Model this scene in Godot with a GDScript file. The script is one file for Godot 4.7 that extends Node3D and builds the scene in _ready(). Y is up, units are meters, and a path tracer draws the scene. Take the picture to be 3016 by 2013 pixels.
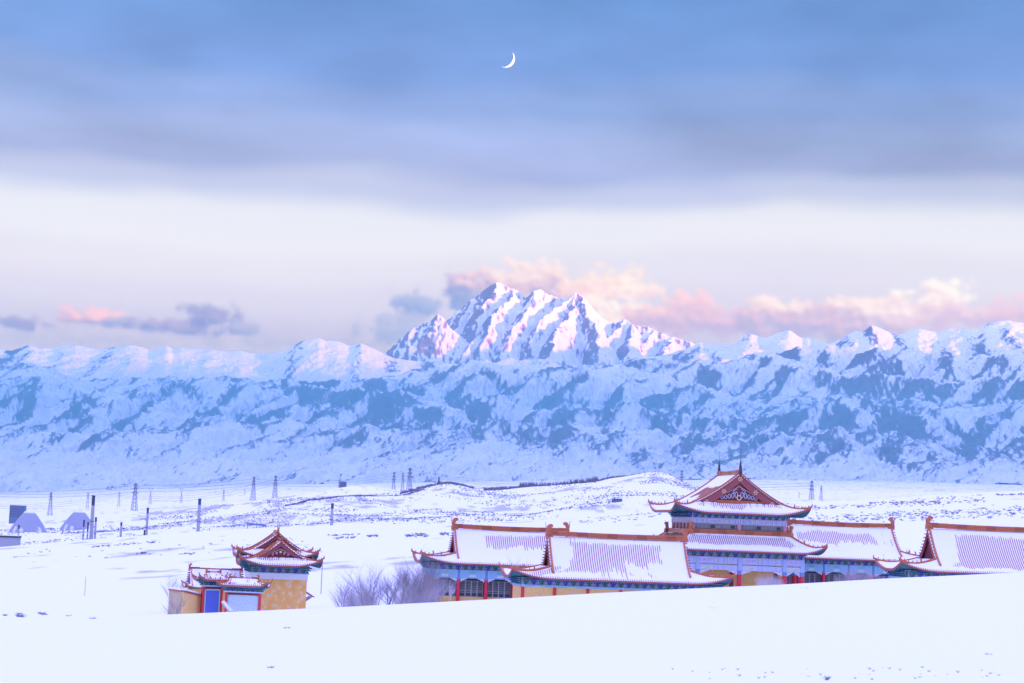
extends Node3D

# ---------------------------------------------------------------- camera constants
const FPX := 5708.0                 # focal length in photograph pixels (3016 x 2013)
const EYE := Vector3(0, 12, 0)
const PITCH := 5.54
const ROLL := 2.3
const FOG := 0.9e-5
const BANK := 0.85e-4
var cam_basis := Basis()
var rng := RandomNumberGenerator.new()
var mats := {}
var used_names := {}

func _ready() -> void:
	rng.seed = 7
	cam_basis = Basis(Vector3.RIGHT, deg_to_rad(PITCH)) * Basis(Vector3.BACK, deg_to_rad(ROLL))
	setup_camera()
	setup_light()
	make_materials()
	build_ground()
	build_mountains()
	build_clouds()
	build_far_things()
	build_vegetation()
	build_temples()

func setup_camera() -> void:
	var c := Camera3D.new()
	c.name = "camera"
	c.fov = 2.0 * rad_to_deg(atan(1006.5 / FPX))
	c.near = 0.5
	c.far = 150000.0
	c.transform = Transform3D(cam_basis, EYE)
	add_child(c)
	c.current = true

func setup_light() -> void:
	var we := WorldEnvironment.new()
	we.name = "world_environment"
	var e := Environment.new()
	e.tonemap_mode = Environment.TONE_MAPPER_LINEAR
	e.tonemap_exposure = 1.9
	e.background_mode = Environment.BG_SKY
	var sky := Sky.new()
	var sm := PanoramaSkyMaterial.new()
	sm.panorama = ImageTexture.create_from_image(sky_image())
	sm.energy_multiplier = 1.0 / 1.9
	sky.sky_material = sm
	e.sky = sky
	e.fog_enabled = true
	e.fog_density = FOG
	e.fog_light_color = Color(0.42, 0.88, 1.0)
	e.volumetric_fog_enabled = true
	e.volumetric_fog_density = 0.0
	e.sdfgi_enabled = true
	e.ssao_enabled = true
	e.ssil_enabled = true
	we.environment = e
	add_child(we)
	var sun := DirectionalLight3D.new()
	sun.name = "sun"
	sun.light_energy = 1.6
	sun.light_color = Color(1.0, 0.60, 0.64)
	sun.light_angular_distance = 0.5
	sun.shadow_enabled = true
	sun.directional_shadow_max_distance = 60000.0
	var az := deg_to_rad(60.0)
	var el := deg_to_rad(2.2)
	var to_sun := Vector3(sin(az) * cos(el), sin(el), cos(az) * cos(el))
	sun.basis = Basis.looking_at(-to_sun)
	add_child(sun)
	var haze := FogVolume.new()
	haze.name = "valley_haze"
	haze.shape = RenderingServer.FOG_VOLUME_SHAPE_BOX
	haze.size = Vector3(30000, 1900, 14000)
	haze.position = Vector3(0, 350, -16500)
	var fm := FogMaterial.new()
	fm.albedo = Color(0.50, 0.97, 0.995)
	fm.density = BANK
	haze.material = fm
	haze.set_meta("kind", "stuff")
	haze.set_meta("label", "blue haze lying over the plain in front of the mountains")
	haze.set_meta("category", "haze")
	add_child(haze)

# a point seen at photograph pixel (px, py) at depth d metres straight ahead
func P(px: float, py: float, d: float) -> Vector3:
	var r := cam_basis * Vector3((px - 1508.0) / FPX, -(py - 1006.5) / FPX, -1.0)
	return EYE + r * (d / -r.z)

# ---------------------------------------------------------------- sky
func lin(r: float, g: float, b: float) -> Vector3:
	var c := Color(r / 255.0, g / 255.0, b / 255.0).srgb_to_linear()
	return Vector3(c.r, c.g, c.b)

func grad(stops: Array, x: float) -> Vector3:
	if x <= stops[0][0]:
		return stops[0][1]
	for i in range(1, stops.size()):
		if x <= stops[i][0]:
			var k: float = (x - stops[i - 1][0]) / (stops[i][0] - stops[i - 1][0])
			k = k * k * (3.0 - 2.0 * k)
			return (stops[i - 1][1] as Vector3).lerp(stops[i][1], k)
	return stops[-1][1]

func fnl(seed_: int, freq: float, oct := 4, type := FastNoiseLite.TYPE_SIMPLEX_SMOOTH, frac := FastNoiseLite.FRACTAL_FBM) -> FastNoiseLite:
	var n := FastNoiseLite.new()
	n.seed = seed_
	n.noise_type = type
	n.frequency = freq
	n.fractal_type = frac
	n.fractal_octaves = oct
	return n

var sky_n1: FastNoiseLite
var sky_n2: FastNoiseLite
var sky_stops: Array
var puffs: Array

# elevation e and azimuth a (from straight ahead, to the right) in degrees
func sky_color(a: float, e: float) -> Vector3:
	var ca := cos(deg_to_rad(a))
	var sa := sin(deg_to_rad(a))
	var w := sky_n1.get_noise_3d(ca * 16.0, sa * 16.0, e * 0.55)
	var w2 := sky_n2.get_noise_3d(ca * 26.0, sa * 26.0, e * 1.1)
	var fade := clampf((e - 5.0) / 3.0, 0.0, 1.0)
	var c := grad(sky_stops, e + (w * 1.1 + w2 * 0.35) * fade)
	# streaks and veils inside the cloud bank
	var bank := smoothstep(9.2, 11.5, e) * (1.0 - 0.6 * smoothstep(20.0, 40.0, e))
	var s := sky_n2.get_noise_3d(ca * 14.0 + 30.0, sa * 14.0, e * 0.8) + 0.5 * sky_n2.get_noise_3d(ca * 40.0 + 30.0, sa * 40.0, e * 2.2)
	c *= 1.0 + bank * s * 0.24
	c = c.lerp(c * Vector3(1.09, 1.01, 1.0), bank * clampf(w * 1.4 + 0.3, 0.0, 1.0))
	for p in puffs:
		var dx: float = (a - p[0]) / p[2]
		var dy: float = (e - p[1]) / p[3]
		if absf(dx) > 1.9 or absf(dy) > 1.9:
			continue
		var d := puff_d(a, e, p)
		var k: float = smoothstep(0.0, 0.42, d) * p[7]
		if k <= 0.0:
			continue
		# brighter where the cloud thins towards the low sun on the right
		var lit := clampf(0.42 + dy * 0.40 + dx * 0.12 + (d - puff_d(a + 0.10, e + 0.13, p)) * 1.1, 0.0, 1.0)
		c = c.lerp((p[4] as Vector3).lerp(p[5], lit), k)
	c.z *= lerpf(lerpf(0.99, 0.93, smoothstep(9.0, 11.0, e)), 1.0, smoothstep(16.0, 26.0, e))
	# the sky beyond the air of the valley, which is drawn as haze in front of it
	var way := minf(4300.0 / maxf(sin(deg_to_rad(e)), 0.01), 36000.0)
	var bank_way := clampf(1290.0 / tan(deg_to_rad(maxf(e, 1.0))) - 9500.0, 0.0, 12000.0)
	var t := exp(-FOG * way - BANK * bank_way)
	var air := Vector3(0.08, 0.36, 0.88)
	c = (c - air * (1.0 - t)) / t
	return Vector3(maxf(c.x, 0.02), maxf(c.y, 0.02), maxf(c.z, 0.02))

func puff_d(a: float, e: float, p: Array) -> float:
	var dx: float = (a - p[0]) / p[2]
	var dy: float = (e - p[1]) / p[3]
	if dy < 0.0:
		dy *= p[6]
	var q := sky_n2.get_noise_3d(a * 4.5, e * 6.5, 50.0) * 0.8 + sky_n2.get_noise_3d(a * 11.0, e * 14.0, 80.0) * 0.5
	return 1.0 - sqrt(dx * dx + dy * dy) + q

func ae(px: float, py: float) -> Vector2:
	var r := (cam_basis * Vector3((px - 1508.0) / FPX, -(py - 1006.5) / FPX, -1.0)).normalized()
	return Vector2(rad_to_deg(atan2(r.x, -r.z)), rad_to_deg(asin(r.y)))

func add_puff(px: float, py: float, w: float, h: float, shade: Vector3, lit: Vector3, flat := 1.6, k := 1.0) -> void:
	var o := ae(px, py)
	puffs.append([o.x, o.y, w / 99.6, h / 99.6, shade, lit, flat, k])

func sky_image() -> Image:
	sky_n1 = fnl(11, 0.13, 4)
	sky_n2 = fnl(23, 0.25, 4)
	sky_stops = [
		[0.0, lin(196, 198, 232)], [4.6, lin(200, 199, 232)], [5.6, lin(208, 205, 234)], [6.6, lin(220, 216, 238)],
		[7.6, lin(229, 227, 242)], [8.4, lin(235, 235, 246)], [9.0, lin(233, 235, 246)], [9.9, lin(196, 204, 238)], [10.7, lin(166, 180, 230)], [11.4, lin(160, 178, 230)],
		[12.4, lin(142, 168, 227)], [13.7, lin(122, 158, 226)], [15.7, lin(114, 156, 226)], [17.5, lin(124, 164, 230)],
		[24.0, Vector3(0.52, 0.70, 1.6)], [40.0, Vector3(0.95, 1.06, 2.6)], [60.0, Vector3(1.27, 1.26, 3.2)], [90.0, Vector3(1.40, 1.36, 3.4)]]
	puffs = []
	var blue := lin(150, 166, 222)
	var lav := lin(188, 190, 228)
	var pink := lin(250, 208, 226)
	var cream := lin(255, 236, 236)
	# grey-blue veils low on the left
	add_puff(330, 990, 430, 42, lin(184, 190, 228), lin(208, 202, 232), 0.8, 0.6)
	add_puff(900, 1000, 330, 40, lin(178, 186, 226), lin(204, 200, 230), 0.8, 0.6)
	add_puff(70, 954, 85, 30, blue, lin(170, 172, 220))
	add_puff(265, 938, 130, 38, lin(176, 176, 222), lin(255, 206, 224))
	add_puff(380, 955, 70, 24, blue, lav)
	add_puff(520, 964, 140, 32, blue, lin(190, 182, 224))
	add_puff(625, 942, 95, 52, lin(146, 160, 218), lin(176, 176, 222))
	add_puff(700, 974, 100, 26, blue, lav)
	# grey clouds to the left of the massif
	add_puff(1240, 908, 100, 60, lin(150, 172, 226), lin(182, 192, 230))
	add_puff(1180, 965, 130, 55, lin(166, 182, 228), lin(194, 198, 232), 1.0, 0.8)
	add_puff(1370, 880, 95, 70, lin(146, 168, 224), lin(176, 184, 228))
	# the cap over the summit and the bank drifting to the right
	add_puff(1450, 845, 130, 62, lin(168, 176, 224), lin(240, 204, 224))
	add_puff(1560, 828, 185, 66, lin(224, 196, 222), lin(255, 236, 236))
	add_puff(1690, 860, 150, 60, lin(176, 178, 222), lin(240, 210, 226))
	add_puff(1790, 862, 180, 78, lin(246, 210, 222), lin(255, 236, 232))
	add_puff(1860, 935, 205, 100, lin(253, 228, 230), lin(255, 248, 244))
	add_puff(1990, 935, 230, 80, lin(208, 188, 224), lin(255, 218, 226))
	add_puff(2170, 955, 300, 70, lin(196, 186, 226), lin(242, 206, 226))
	add_puff(2420, 955, 340, 72, lin(186, 184, 226), lin(228, 200, 226), 1.2)
	add_puff(2290, 908, 100, 34, lin(226, 200, 222), cream)
	add_puff(2560, 900, 190, 34, lin(228, 202, 224), cream)
	add_puff(2720, 935, 230, 62, lin(222, 198, 228), lin(255, 238, 240))
	add_puff(2770, 890, 140, 56, lin(240, 214, 228), lin(255, 248, 246))
	add_puff(2920, 935, 210, 54, lin(206, 192, 230), lin(240, 214, 232), 1.2)
	add_puff(3090, 925, 180, 50, lin(206, 188, 228), lin(246, 212, 230), 1.2)
	# the whole sky coarsely, then the part with fine clouds at full resolution
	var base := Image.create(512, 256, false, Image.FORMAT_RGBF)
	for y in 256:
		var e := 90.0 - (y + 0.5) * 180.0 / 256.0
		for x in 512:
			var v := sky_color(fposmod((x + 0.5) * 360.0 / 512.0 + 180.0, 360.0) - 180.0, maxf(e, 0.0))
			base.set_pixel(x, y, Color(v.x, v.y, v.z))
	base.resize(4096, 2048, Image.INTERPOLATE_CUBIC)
	for y in range(int(2048 * (90.0 - 24.0) / 180.0), 1024):
		var e := 90.0 - (y + 0.5) * 180.0 / 2048.0
		for x in range(-208, 208):
			var v := sky_color((x + 0.5) * 360.0 / 4096.0, e)
			base.set_pixel(posmod(x, 4096), y, Color(v.x, v.y, v.z))
	return base

# ---------------------------------------------------------------- materials
func mat(called: String, c: Color, rough := 0.8, opts := {}) -> StandardMaterial3D:
	var m := StandardMaterial3D.new()
	m.resource_name = called
	m.albedo_color = c
	m.roughness = rough
	for k in opts:
		m.set(k, opts[k])
	mats[called] = m
	return m

func L(r: float, g: float, b: float) -> Color:   # linear base colour
	return Color(r, g, b).linear_to_srgb()

func noise_tex(seed_: int, freq: float, c0: Color, c1: Color, size := 512, oct := 5) -> NoiseTexture2D:
	var t := NoiseTexture2D.new()
	t.width = size
	t.height = size
	t.seamless = true
	t.noise = fnl(seed_, freq, oct)
	var g := Gradient.new()
	g.set_color(0, c0)
	g.set_color(1, c1)
	t.color_ramp = g
	return t

# ---------------------------------------------------------------- profiles in tangent space
# a = x / depth, b = (y - eye) / depth; a crest given by photograph pixels keeps its real height
func prof(points: Array) -> Array:
	var out := []
	for p in points:
		var r := cam_basis * Vector3((p[0] - 1508.0) / FPX, -(p[1] - 1006.5) / FPX, -1.0)
		out.append(Vector2(r.x / -r.z, r.y / -r.z))
	return out

func table(points: Array) -> PackedFloat32Array:
	# b sampled on a regular grid of a from -0.6 to 0.6
	var pr := prof(points)
	var t := PackedFloat32Array()
	t.resize(1201)
	var j := 0
	for i in 1201:
		var a := -0.6 + i * 0.001
		while j < pr.size() - 2 and a > pr[j + 1].x:
			j += 1
		if a <= pr[0].x:
			t[i] = pr[0].y
		elif a >= pr[-1].x:
			t[i] = pr[-1].y
		else:
			var k: float = (a - pr[j].x) / (pr[j + 1].x - pr[j].x)
			t[i] = lerpf(pr[j].y, pr[j + 1].y, k)
	return t

func smooth_table(t: PackedFloat32Array, r: int) -> PackedFloat32Array:
	var o := t.duplicate()
	var s := 0.0
	for i in range(-r, r + 1):
		s += t[clampi(i, 0, 1200)]
	for i in 1201:
		o[i] = s / (2 * r + 1)
		s += t[clampi(i + r + 1, 0, 1200)] - t[clampi(i - r, 0, 1200)]
	return o

func tab(t: PackedFloat32Array, a: float) -> float:
	var f := clampf((a + 0.6) * 1000.0, 0.0, 1199.999)
	var i := int(f)
	return lerpf(t[i], t[i + 1], f - i)

func grid_mesh(cols: int, rows: int, pos: PackedVector3Array, col: PackedColorArray) -> ArrayMesh:
	var nor := PackedVector3Array()
	nor.resize(pos.size())
	var idx := PackedInt32Array()
	idx.resize((cols - 1) * (rows - 1) * 6)
	var q := 0
	for r in rows:
		for c in cols:
			var i := r * cols + c
			var dx := pos[i + 1 if c < cols - 1 else i] - pos[i - 1 if c > 0 else i]
			var dz := pos[i + cols if r < rows - 1 else i] - pos[i - cols if r > 0 else i]
			var n := dx.cross(dz)
			nor[i] = (n if n.y > 0.0 else -n).normalized()
			if c < cols - 1 and r < rows - 1:
				if n.y < 0.0:
					idx[q] = i; idx[q + 1] = i + 1; idx[q + 2] = i + cols
					idx[q + 3] = i + 1; idx[q + 4] = i + cols + 1; idx[q + 5] = i + cols
					q += 6
					continue
				idx[q] = i; idx[q + 1] = i + cols; idx[q + 2] = i + 1
				idx[q + 3] = i + 1; idx[q + 4] = i + cols; idx[q + 5] = i + cols + 1
				q += 6
	var arr := []
	arr.resize(Mesh.ARRAY_MAX)
	arr[Mesh.ARRAY_VERTEX] = pos
	arr[Mesh.ARRAY_NORMAL] = nor
	arr[Mesh.ARRAY_INDEX] = idx
	if col.size():
		arr[Mesh.ARRAY_COLOR] = col
	var m := ArrayMesh.new()
	m.add_surface_from_arrays(Mesh.PRIMITIVE_TRIANGLES, arr)
	return m

# ---------------------------------------------------------------- the ground
var g_d: Array
var g_h: Array      # tables of b per station
var g_n1: FastNoiseLite
var g_n2: FastNoiseLite
var g_n3: FastNoiseLite
var g_lo := 0

func ground_stations() -> void:
	g_n1 = fnl(5, 0.02, 3)
	g_n2 = fnl(6, 0.006, 4)
	g_n3 = fnl(8, 0.0016, 4, FastNoiseLite.TYPE_SIMPLEX_SMOOTH, FastNoiseLite.FRACTAL_RIDGED)
	var crest := [[0, 1817], [450, 1812], [700, 1801], [1000, 1788], [1200, 1778], [1500, 1762], [1800, 1745], [2000, 1735], [2300, 1722], [2600, 1705], [3016, 1686]]
	var crest2 := [[-600, 1640], [0, 1612], [300, 1590], [700, 1565], [1000, 1546], [1300, 1538], [1500, 1530], [1750, 1517], [1900, 1507], [2050, 1497], [2400, 1478], [2700, 1466], [3016, 1453], [3600, 1430]]
	var hill := [[-500, 1580], [0, 1562], [100, 1554], [200, 1547], [300, 1532], [450, 1517], [600, 1502], [700, 1492], [800, 1482], [900, 1464], [1000, 1452], [1100, 1443], [1180, 1437], [1250, 1426], [1292, 1422], [1340, 1424], [1380, 1440], [1420, 1447], [1500, 1446], [1600, 1436], [1700, 1423], [1800, 1413], [1900, 1404], [1945, 1402], [1980, 1412], [2020, 1436], [2100, 1465], [2250, 1490], [3016, 1500], [3600, 1500]]
	var mid := [[-500, 1560], [0, 1545], [150, 1530], [300, 1524], [500, 1505], [700, 1480], [900, 1455], [1000, 1440], [1060, 1432], [1110, 1440], [1180, 1448], [1400, 1462], [2000, 1470], [3016, 1490]]
	var st := [
		[-120.0, -1.9], [0.0, -1.9], [20.0, -2.2], [40.0, -3.5], [60.0, -4.75], [112.0, -6.3],
		[185.0, crest, 0.0], [206.0, crest, -3.4], [225.0, [[0, 1822], [450, 1808], [700, 1806], [1500, 1783], [3016, 1748]], 0.0], [285.0, [[0, 1795], [450, 1778], [1000, 1762], [1500, 1745], [3016, 1690]], 0.0],
		[330.0, [[0, 1765], [450, 1748], [1000, 1725], [1500, 1700], [3016, 1640]], 0.0], [430.0, [[0, 1700], [450, 1680], [1000, 1650], [1500, 1620], [2200, 1575], [3016, 1540]], 0.0],
		[640.0, crest2, 0.0], [860.0, crest2, -9.0], [1350.0, crest2, -6.0], [2000.0, hill, 0.0], [2250.0, hill, -14.0],
		[2700.0, mid, 0.0], [3300.0, mid, -12.0], [5000.0, [[-500, 1520], [0, 1512], [700, 1480], [1500, 1462], [2200, 1470], [3016, 1486]], 0.0],
		[8000.0, [[-500, 1495], [0, 1486], [700, 1456], [1500, 1440], [2200, 1440], [3016, 1460]], 0.0], [12500.0, [[-500, 1466], [0, 1456], [700, 1432], [1500, 1420], [2200, 1415], [3016, 1432]], 0.0],
		[15500.0, [[-500, 1466], [0, 1456], [700, 1432], [1500, 1420], [2200, 1415], [3016, 1432]], -160.0]]
	for s in st:
		g_d.append(s[0])
		var t := PackedFloat32Array()
		if s[1] is float:
			t.resize(1201)
			t.fill(s[1])
			g_h.append(t)      # plain heights near the camera
		else:
			t = smooth_table(table(s[1]), 5)
			var h := PackedFloat32Array()
			h.resize(1201)
			for i in 1201:
				h[i] = t[i] * s[0] + s[2]
			g_h.append(h)

# height of the smooth ground above the world's zero
func ground_y(x: float, d: float) -> float:
	if d < g_d[g_lo] or d >= g_d[g_lo + 1]:
		g_lo = 0
		while g_lo < g_d.size() - 2 and d >= g_d[g_lo + 1]:
			g_lo += 1
	var a := x / maxf(d, 60.0)
	var k: float = clampf((d - g_d[g_lo]) / (g_d[g_lo + 1] - g_d[g_lo]), 0.0, 1.0)
	var k2 := k * k * (3.0 - 2.0 * k)
	if d < 112.0:
		k2 = k
	var y := lerpf(tab(g_h[g_lo], a), tab(g_h[g_lo + 1], a), lerpf(k, k2, 0.7))
	# drifts, then lumps and gullies that grow with the distance
	y += g_n1.get_noise_2d(x * 0.5, d * 1.5) * 0.10 * smoothstep(300.0, 330.0, d) + g_n1.get_noise_2d(x * 0.35, d * 1.2) * 0.09 + g_n1.get_noise_2d(x * 3.0 + d * 1.2, d * 9.0) * 0.022
	if d > 300.0:
		var f := smoothstep(330.0, 700.0, d)
		y += g_n2.get_noise_2d(x, d) * 1.6 * f
		if d > 800.0:
			var f2 := smoothstep(900.0, 1500.0, d) * (1.0 - 0.7 * smoothstep(2900.0, 4000.0, d))
			var gul := g_n3.get_noise_2d(x * 1.2 + d * 0.35, d * 0.8)
			y += (gul - 0.35) * 9.0 * f2
	return EYE.y + y

# where the line of sight through a photograph pixel meets the ground
func hit(px: float, py: float, from := 25.0) -> Vector3:
	var d := from
	while d < 2600.0:
		var p := P(px, py, d)
		if p.y <= ground_y(p.x, d):
			return Vector3(p.x, ground_y(p.x, d), -d)
		d += 0.5 if d < 120.0 else 1.5 if d < 700.0 else 6.0
	return P(px, py, 2600.0)

func build_ground() -> void:
	ground_stations()
	var rows := PackedFloat32Array()
	var d := -110.0
	while d < 14800.0:
		rows.append(d)
		d += 9.0 if d < 60.0 else 2.0 if d < 340.0 else 5.0 if d < 720.0 else 14.0 if d < 3000.0 else 160.0
	var cols := PackedFloat32Array()
	var a := -0.62
	while a <= 0.62:
		cols.append(a)
		a += 0.00115 if absf(a) < 0.30 else 0.012
	var pos := PackedVector3Array()
	var col := PackedColorArray()
	pos.resize(rows.size() * cols.size())
	col.resize(pos.size())
	var soil := fnl(31, 0.011, 5)
	var soil2 := fnl(32, 0.05, 3)
	var snow := Color(0.86, 0.875, 0.90)
	var earth := Color(0.32, 0.32, 0.33)
	var i := 0
	for r in rows.size():
		var dd := rows[r]
		for c in cols.size():
			var x := cols[c] * (maxf(dd, 0.0) + 150.0)
			pos[i] = Vector3(x, ground_y(x, dd), -dd)
			var k := 0.0
			if dd > 380.0:
				# bare scrubby ground blown free of snow on the fields and hills behind
				var s := soil.get_noise_2d(x * 0.45, dd * (1.6 if dd < 760.0 else 0.55)) + 0.75 * soil2.get_noise_2d(x * 0.9, dd * 0.7)
				var lim := 0.50 if dd < 760.0 else 0.22
				k = smoothstep(lim, lim + 0.22, s) * 0.7
				if dd > 3500.0:
					k *= 0.4
			col[i] = snow.lerp(earth, k)
			i += 1
	var m := MeshInstance3D.new()
	m.name = "ground"
	m.mesh = grid_mesh(cols.size(), rows.size(), pos, col)
	m.material_override = mats.snow_ground
	m.set_meta("kind", "structure")
	add_child(m)

# ---------------------------------------------------------------- mountains
var m_n: Array

func build_mountains() -> void:
	build_range()
	build_massif()
	build_shadow_range()

func build_range() -> void:
	var front := smooth_table(table([[-900, 1075], [0, 1062], [90, 1068], [200, 1082], [330, 1075], [430, 1066], [600, 1058], [700, 1064], [800, 1074], [1000, 1082], [1100, 1082], [1170, 1072], [1250, 1055], [1320, 1040], [1400, 1026], [1480, 1040], [1560, 1040], [1600, 1030], [1680, 1046], [1760, 1048], [1830, 1034], [1920, 1046], [2060, 1052], [2150, 1044], [2250, 1026], [2400, 1018], [2500, 1018], [2600, 1010], [2700, 1012], [2780, 1030], [2860, 1036], [2950, 1020], [3016, 1004], [3900, 1000]]), 3)
	var back := table([[-900, 1030], [0, 1026], [30, 1034], [86, 1014], [113, 1023], [159, 1027], [186, 1018], [222, 1016], [265, 1025], [292, 1027], [335, 1023], [381, 1016], [411, 1019], [444, 1032], [491, 1016], [510, 1026], [530, 1021], [590, 1028], [630, 1029], [656, 1035], [710, 1034], [750, 1040], [826, 1037], [853, 1026], [866, 1013], [893, 1003], [939, 996], [956, 1003], [995, 1004], [1032, 1019], [1062, 1011], [1101, 1026], [1131, 1042], [1158, 1054], [1200, 1062], [1400, 1075], [1800, 1075], [1980, 1040], [2034, 1022], [2064, 1009], [2097, 1016], [2123, 1011], [2147, 1019], [2170, 1009], [2190, 986], [2210, 980], [2240, 991], [2256, 991], [2295, 976], [2325, 973], [2364, 995], [2382, 991], [2438, 1013], [2464, 1006], [2521, 971], [2540, 976], [2568, 956], [2594, 965], [2633, 982], [2668, 984], [2707, 967], [2746, 976], [2768, 980], [2798, 967], [2824, 964], [2863, 973], [2885, 971], [2907, 952], [2972, 942], [3016, 950], [3400, 930], [3900, 960]])
	var foot := table([[-900, 1470], [0, 1462], [700, 1438], [1500, 1424], [2200, 1420], [3016, 1436], [3900, 1440]])
	# ---- running water carves the front: a coarse grid eroded by stream power
	var S := 48.0
	var W := 388
	var H := 253
	var X0 := -9300.0
	var D0 := 12000.0
	var n0 := fnl(41, 0.00035, 5)
	var h := PackedFloat32Array()
	h.resize(W * H)
	var lift := PackedFloat32Array()
	lift.resize(W * H)
	for r in H:
		var dd := D0 + r * S
		for c in W:
			var x := X0 + c * S
			var i := r * W + c
			var k := clampf((dd - 12500.0) / 10000.0, 0.0, 1.05)
			h[i] = 120.0 + 700.0 * k + n0.get_noise_2d(x, dd) * 220.0 * minf(1.0, k * 4.0) + x * 0.085
			# uplift in steps: foothills, a belt of steep wooded spurs, high smooth shoulders
			lift[i] = (0.22 + 1.25 * smoothstep(0.0, 0.95, k)) * (1.0 + 0.5 * n0.get_noise_2d(x * 0.7 + 7000.0 + dd * 0.35, dd * 0.9) + 0.22 * sin((dd + x * 0.25 + 2600.0 * n0.get_noise_2d(x * 0.5 - 9000.0, dd * 0.5)) / 2500.0 * TAU)) if k > 0.02 else 0.0
	var rec := PackedInt32Array()
	rec.resize(W * H)
	var area := PackedFloat32Array()
	area.resize(W * H)
	var order := PackedInt32Array()
	order.resize(W * H)
	var bins := 3000
	for it in 16:
		var hi := 0.0
		var lo := 1.0e9
		for i in W * H:
			h[i] += lift[i] * 95.0
			hi = maxf(hi, h[i])
			lo = minf(lo, h[i])
		var count := PackedInt32Array()
		count.resize(bins + 1)
		var inv := (bins - 1) / maxf(hi - lo, 1.0)
		for r in H:
			for c in W:
				var i := r * W + c
				count[int((hi - h[i]) * inv) + 1] += 1
				var best := 0.0
				var to := i
				if r > 0:
					var hh := h[i]
					var g := (hh - h[i - W]) 
					if g > best: best = g; to = i - W
					if r < H - 1:
						g = hh - h[i + W]
						if g > best: best = g; to = i + W
					if c > 0:
						g = hh - h[i - 1]
						if g > best: best = g; to = i - 1
						g = (hh - h[i - W - 1]) * 0.7071
						if g > best: best = g; to = i - W - 1
						if r < H - 1:
							g = (hh - h[i + W - 1]) * 0.7071
							if g > best: best = g; to = i + W - 1
					if c < W - 1:
						g = hh - h[i + 1]
						if g > best: best = g; to = i + 1
						g = (hh - h[i - W + 1]) * 0.7071
						if g > best: best = g; to = i - W + 1
						if r < H - 1:
							g = (hh - h[i + W + 1]) * 0.7071
							if g > best: best = g; to = i + W + 1
				rec[i] = to
				area[i] = 1.0
		for b in bins:
			count[b + 1] += count[b]
		for i in W * H:
			var b := int((hi - h[i]) * inv)
			order[count[b]] = i
			count[b] += 1
		for o in order:
			if rec[o] != o:
				area[rec[o]] += area[o]
		for q in range(W * H - 1, -1, -1):
			var o := order[q]
			var t := rec[o]
			if t != o:
				var f := 0.17 * sqrt(area[o])
				h[o] = (h[o] + f * minf(h[t], h[o])) / (1.0 + f)
		# creep rounds the divides
		for r in range(1, H - 1):
			for c in range(1, W - 1):
				var i := r * W + c
				h[i] += 0.06 * (h[i - 1] + h[i + 1] + h[i - W] + h[i + W] - 4.0 * h[i])
	# how far each slope leans to the left or right, without its small gullies
	var lean := PackedFloat32Array()
	lean.resize(W * H)
	for r in H:
		for c in W:
			var i := r * W + c
			var l := maxi(c - 2, 0)
			var g := mini(c + 2, W - 1)
			lean[i] = (h[r * W + g] - h[r * W + l]) / ((g - l) * S)
	# ---- the fine mesh: eroded front, high back ridge, gullies too small for the coarse grid
	var rid := fnl(42, 0.0011, 4, FastNoiseLite.TYPE_SIMPLEX_SMOOTH, FastNoiseLite.FRACTAL_RIDGED)
	var fine := fnl(43, 0.0034, 3, FastNoiseLite.TYPE_SIMPLEX_SMOOTH, FastNoiseLite.FRACTAL_RIDGED)
	var warp := fnl(44, 0.0009, 3)
	var cover := fnl(45, 0.0010, 5)
	var speck := fnl(46, 0.0065, 3)
	var ragged := fnl(47, 0.0022, 4)
	var grit := fnl(48, 0.02, 3)
	var crag := fnl(49, 0.0095, 3, FastNoiseLite.TYPE_SIMPLEX_SMOOTH, FastNoiseLite.FRACTAL_RIDGED)
	# match the height of the crest in each direction
	var fit := PackedFloat32Array()
	fit.resize(1201)
	for j in 1201:
		var a := -0.6 + j * 0.001
		var top := 0.0001
		for d in range(15000, 22600, 60):
			var c := clampi(int((a * d - X0) / S), 0, W - 1)
			top = maxf(top, h[clampi(int((d - D0) / S), 0, H - 1) * W + c] / d)
		fit[j] = front[j] / top
	fit = smooth_table(fit, 9)
	var cols := 1240
	var rows_d := PackedFloat32Array()
	var d := 12150.0
	while d < 28600.0:
		rows_d.append(d)
		d += 24.0 if d < 23200.0 else 55.0
	var rows := rows_d.size()
	var pos := PackedVector3Array()
	pos.resize(rows * cols)
	var slant := PackedFloat32Array()
	slant.resize(rows * cols)
	for r in rows:
		var dd := rows_d[r]
		for c in cols:
			var a := -0.345 + 0.69 * c / (cols - 1)
			var x := a * dd
			var y := 0.0
			var kf := clampf((dd - 12300.0) / 3000.0, 0.0, 1.0)
			var wx := warp.get_noise_2d(x, dd) * 60.0
			var wz := warp.get_noise_2d(x + 5000.0, dd - 3000.0) * 60.0
			var u := clampf((x + wx - X0) / S, 0.0, W - 1.001)
			var v := clampf((minf(dd, 22600.0) + wz - D0) / S, 0.0, H - 1.001)
			var ui := int(u)
			var vi := int(v)
			var fu := u - ui
			var fv := v - vi
			fu = fu * fu * (3.0 - 2.0 * fu)
			fv = fv * fv * (3.0 - 2.0 * fv)
			var q := vi * W + ui
			var he := lerpf(lerpf(h[q], h[q + 1], fu), lerpf(h[q + W], h[q + W + 1], fu), fv)
			slant[r * cols + c] = lerpf(lerpf(lean[q], lean[q + 1], fu), lerpf(lean[q + W], lean[q + W + 1], fu), fv)
			var hf := tab(foot, a) * 12600.0
			var km := clampf((dd - 12600.0) / 9900.0, 0.0, 1.0)
			var macro := lerpf(hf, tab(front, a) * 22500.0, pow(km, 1.12)) - 60.0 * sin(km * PI)
			y = lerpf(hf, lerpf(macro, he * tab(fit, a), 0.50), kf * kf * (3.0 - 2.0 * kf))
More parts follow.
